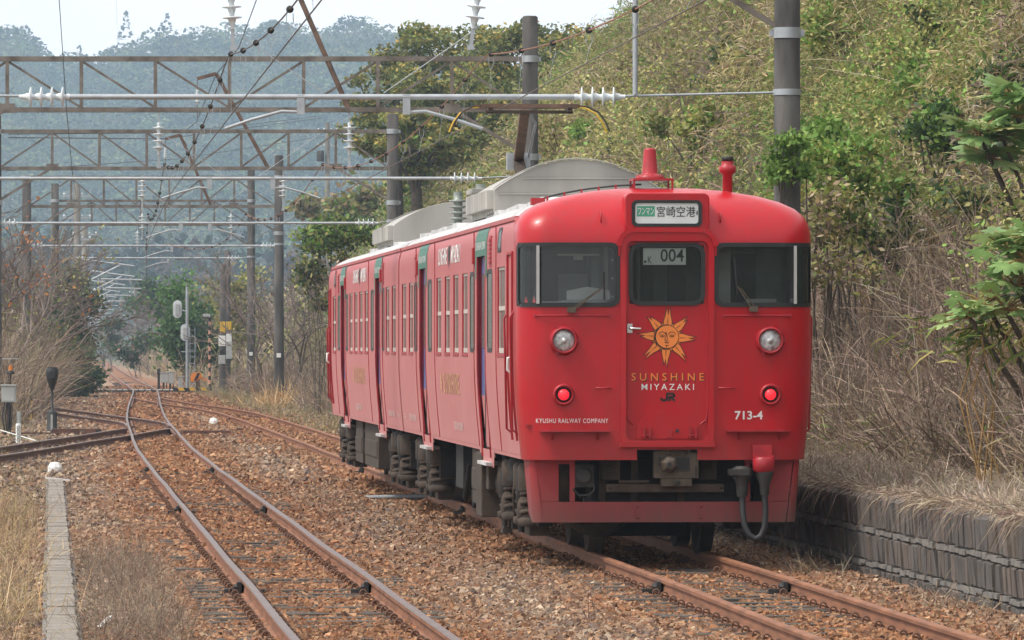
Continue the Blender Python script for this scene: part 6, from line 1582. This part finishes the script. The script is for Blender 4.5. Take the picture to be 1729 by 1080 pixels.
# ================================================================ hills
SKY = [(-260,70),(0,38),(30,48),(58,68),(72,100),(110,104),(150,96),(190,86),(240,72),(300,56),(345,48),(400,54),(450,42),(490,30),(540,32),(600,26),(640,38),(690,64),(720,95),(800,130),(900,110),(1000,72),(1060,60),(1130,90),(1300,60)]
def ridge(x): px = x/2400*F + CX; return np.interp(px, [s[0] for s in SKY], [CH + (HY - s[1] - 26)/F*2400 for s in SKY])
def hz_(x, y):
    u = np.clip((y - 1350)/(2400 - 1350), 0, None); r_ = ridge(x*2400/np.maximum(y, 900)); k = np.where(u < 1, u**1.15, 1 - (u - 1)*.6)
    return -2 + (r_ + 2)*k + 9*(fbm(x*.012, y*.006, 141) - .5)*np.clip(u*2, 0, 1)
gx = np.arange(-700, 520, 14.0); gy = np.arange(1350, 2900, 25.0); GX, GY = np.meshgrid(gx, gy); GZ = hz_(GX, GY)
ii, jj = np.meshgrid(np.arange(len(gy) - 1), np.arange(len(gx) - 1), indexing='ij'); nl = len(gx)
T = np.stack([ii*nl + jj, ii*nl + jj + 1, (ii+1)*nl + jj + 1, (ii+1)*nl + jj], -1).reshape(-1, 4)
clear = (sstep(.62,.72, fbm(GX*.012, GY*.005, 151)))[..., None]
hc = np.array([.03,.045,.02])*(1 - clear) + np.array([.17,.13,.10])*clear
h = fast_mesh('hills', np.stack([GX, GY, GZ], -1).reshape(-1, 3), T, hc.reshape(-1, 3), M['stone'], smooth=True); tag(h, kind='structure')
def far_wood(n, x0, x1, y0, y1, zf, rad, nl_, seed, pal, conif=.25, size=1.0):
    r = np.random.default_rng(seed); x = r.uniform(x0, x1, n); y = r.uniform(y0, y1, n)
    okp = r.random(n) > sstep(.62,.70, fbm(x*.012, y*.005, 151))*.92
    x, y = x[okp], y[okp]; n = len(x); z = zf(x, y); R_ = rad*r.uniform(.75, 1.25, n); con = r.random(n) < conif
    sx = np.where(con, .55, 1.05)*R_; sz = np.where(con, 1.9, .95)*R_
    idx = np.repeat(np.arange(n), nl_); u = unit(r.normal(size=(len(idx), 3))); u[:, 2] = abs(u[:, 2])*1.1 - .25
    f = np.where(con[idx], np.clip(1 - .75*np.clip(u[:, 2], 0, 1), .15, 1), 1.0)
    lump = .8 + .35*vnoise(u[:, 0]*2.3 + idx*7.1, u[:, 2]*2.3 + idx*3.3, 7)
    pos = np.stack([x[idx] + u[:, 0]*sx[idx]*f*lump, y[idx] + u[:, 1]*sx[idx]*f*lump, z[idx] + sz[idx]*.75 + u[:, 2]*sz[idx]*lump], -1)
    tone = pick(pal, n, r, .22)*np.where(con, .7, 1)[:, None]; L = r.uniform(.6, 1.4, len(idx))*size*(R_[idx]/rad)
    return leaves(pos, L, L*.75, tone[idx]*(1 + r.normal(0, .12, (len(idx), 1))), r, .5)
FAR = [(.06,.10,.03),(.09,.14,.045),(.03,.055,.02),(.15,.17,.06),(.02,.035,.015),(.13,.12,.06)]
fw_ = join([far_wood(8200, -420, 210, 1450, 2560, hz_, 5.4, 64, 161, FAR, .012, 1.5), far_wood(1500, -130, 60, 1000, 1400, lambda x, y: 3.0 + 10*fbm(x*.02, y*.01, 163), 4.2, 40, 162, [(.04,.065,.03),(.05,.08,.035),(.16,.12,.09)], .45, 1.7)])
o_ = fast_mesh('far_woods', *fw_, M['leaf']); tag(o_, 'hazy blue green woods covering the far hills', 'woods', kind='stuff')

# ================================================================ air between here and the hills
mb = MB(); mb.box((-60, 1480, 96), (1500, 3080, 200), 0); hv = mb.build('haze', bpy.data.materials.new('haze')); tag(hv, kind='stuff')
hm = hv.data.materials[0]; hm.use_nodes = True; n = hm.node_tree; n.nodes.clear()
vo = n.nodes.new('ShaderNodeVolumePrincipled'); vo.inputs['Color'].default_value = (.60,.80,1,1); vo.inputs['Density'].default_value = .00025; vo.inputs['Anisotropy'].default_value = .15
ou = n.nodes.new('ShaderNodeOutputMaterial'); n.links.new(vo.outputs[0], ou.inputs['Volume'])
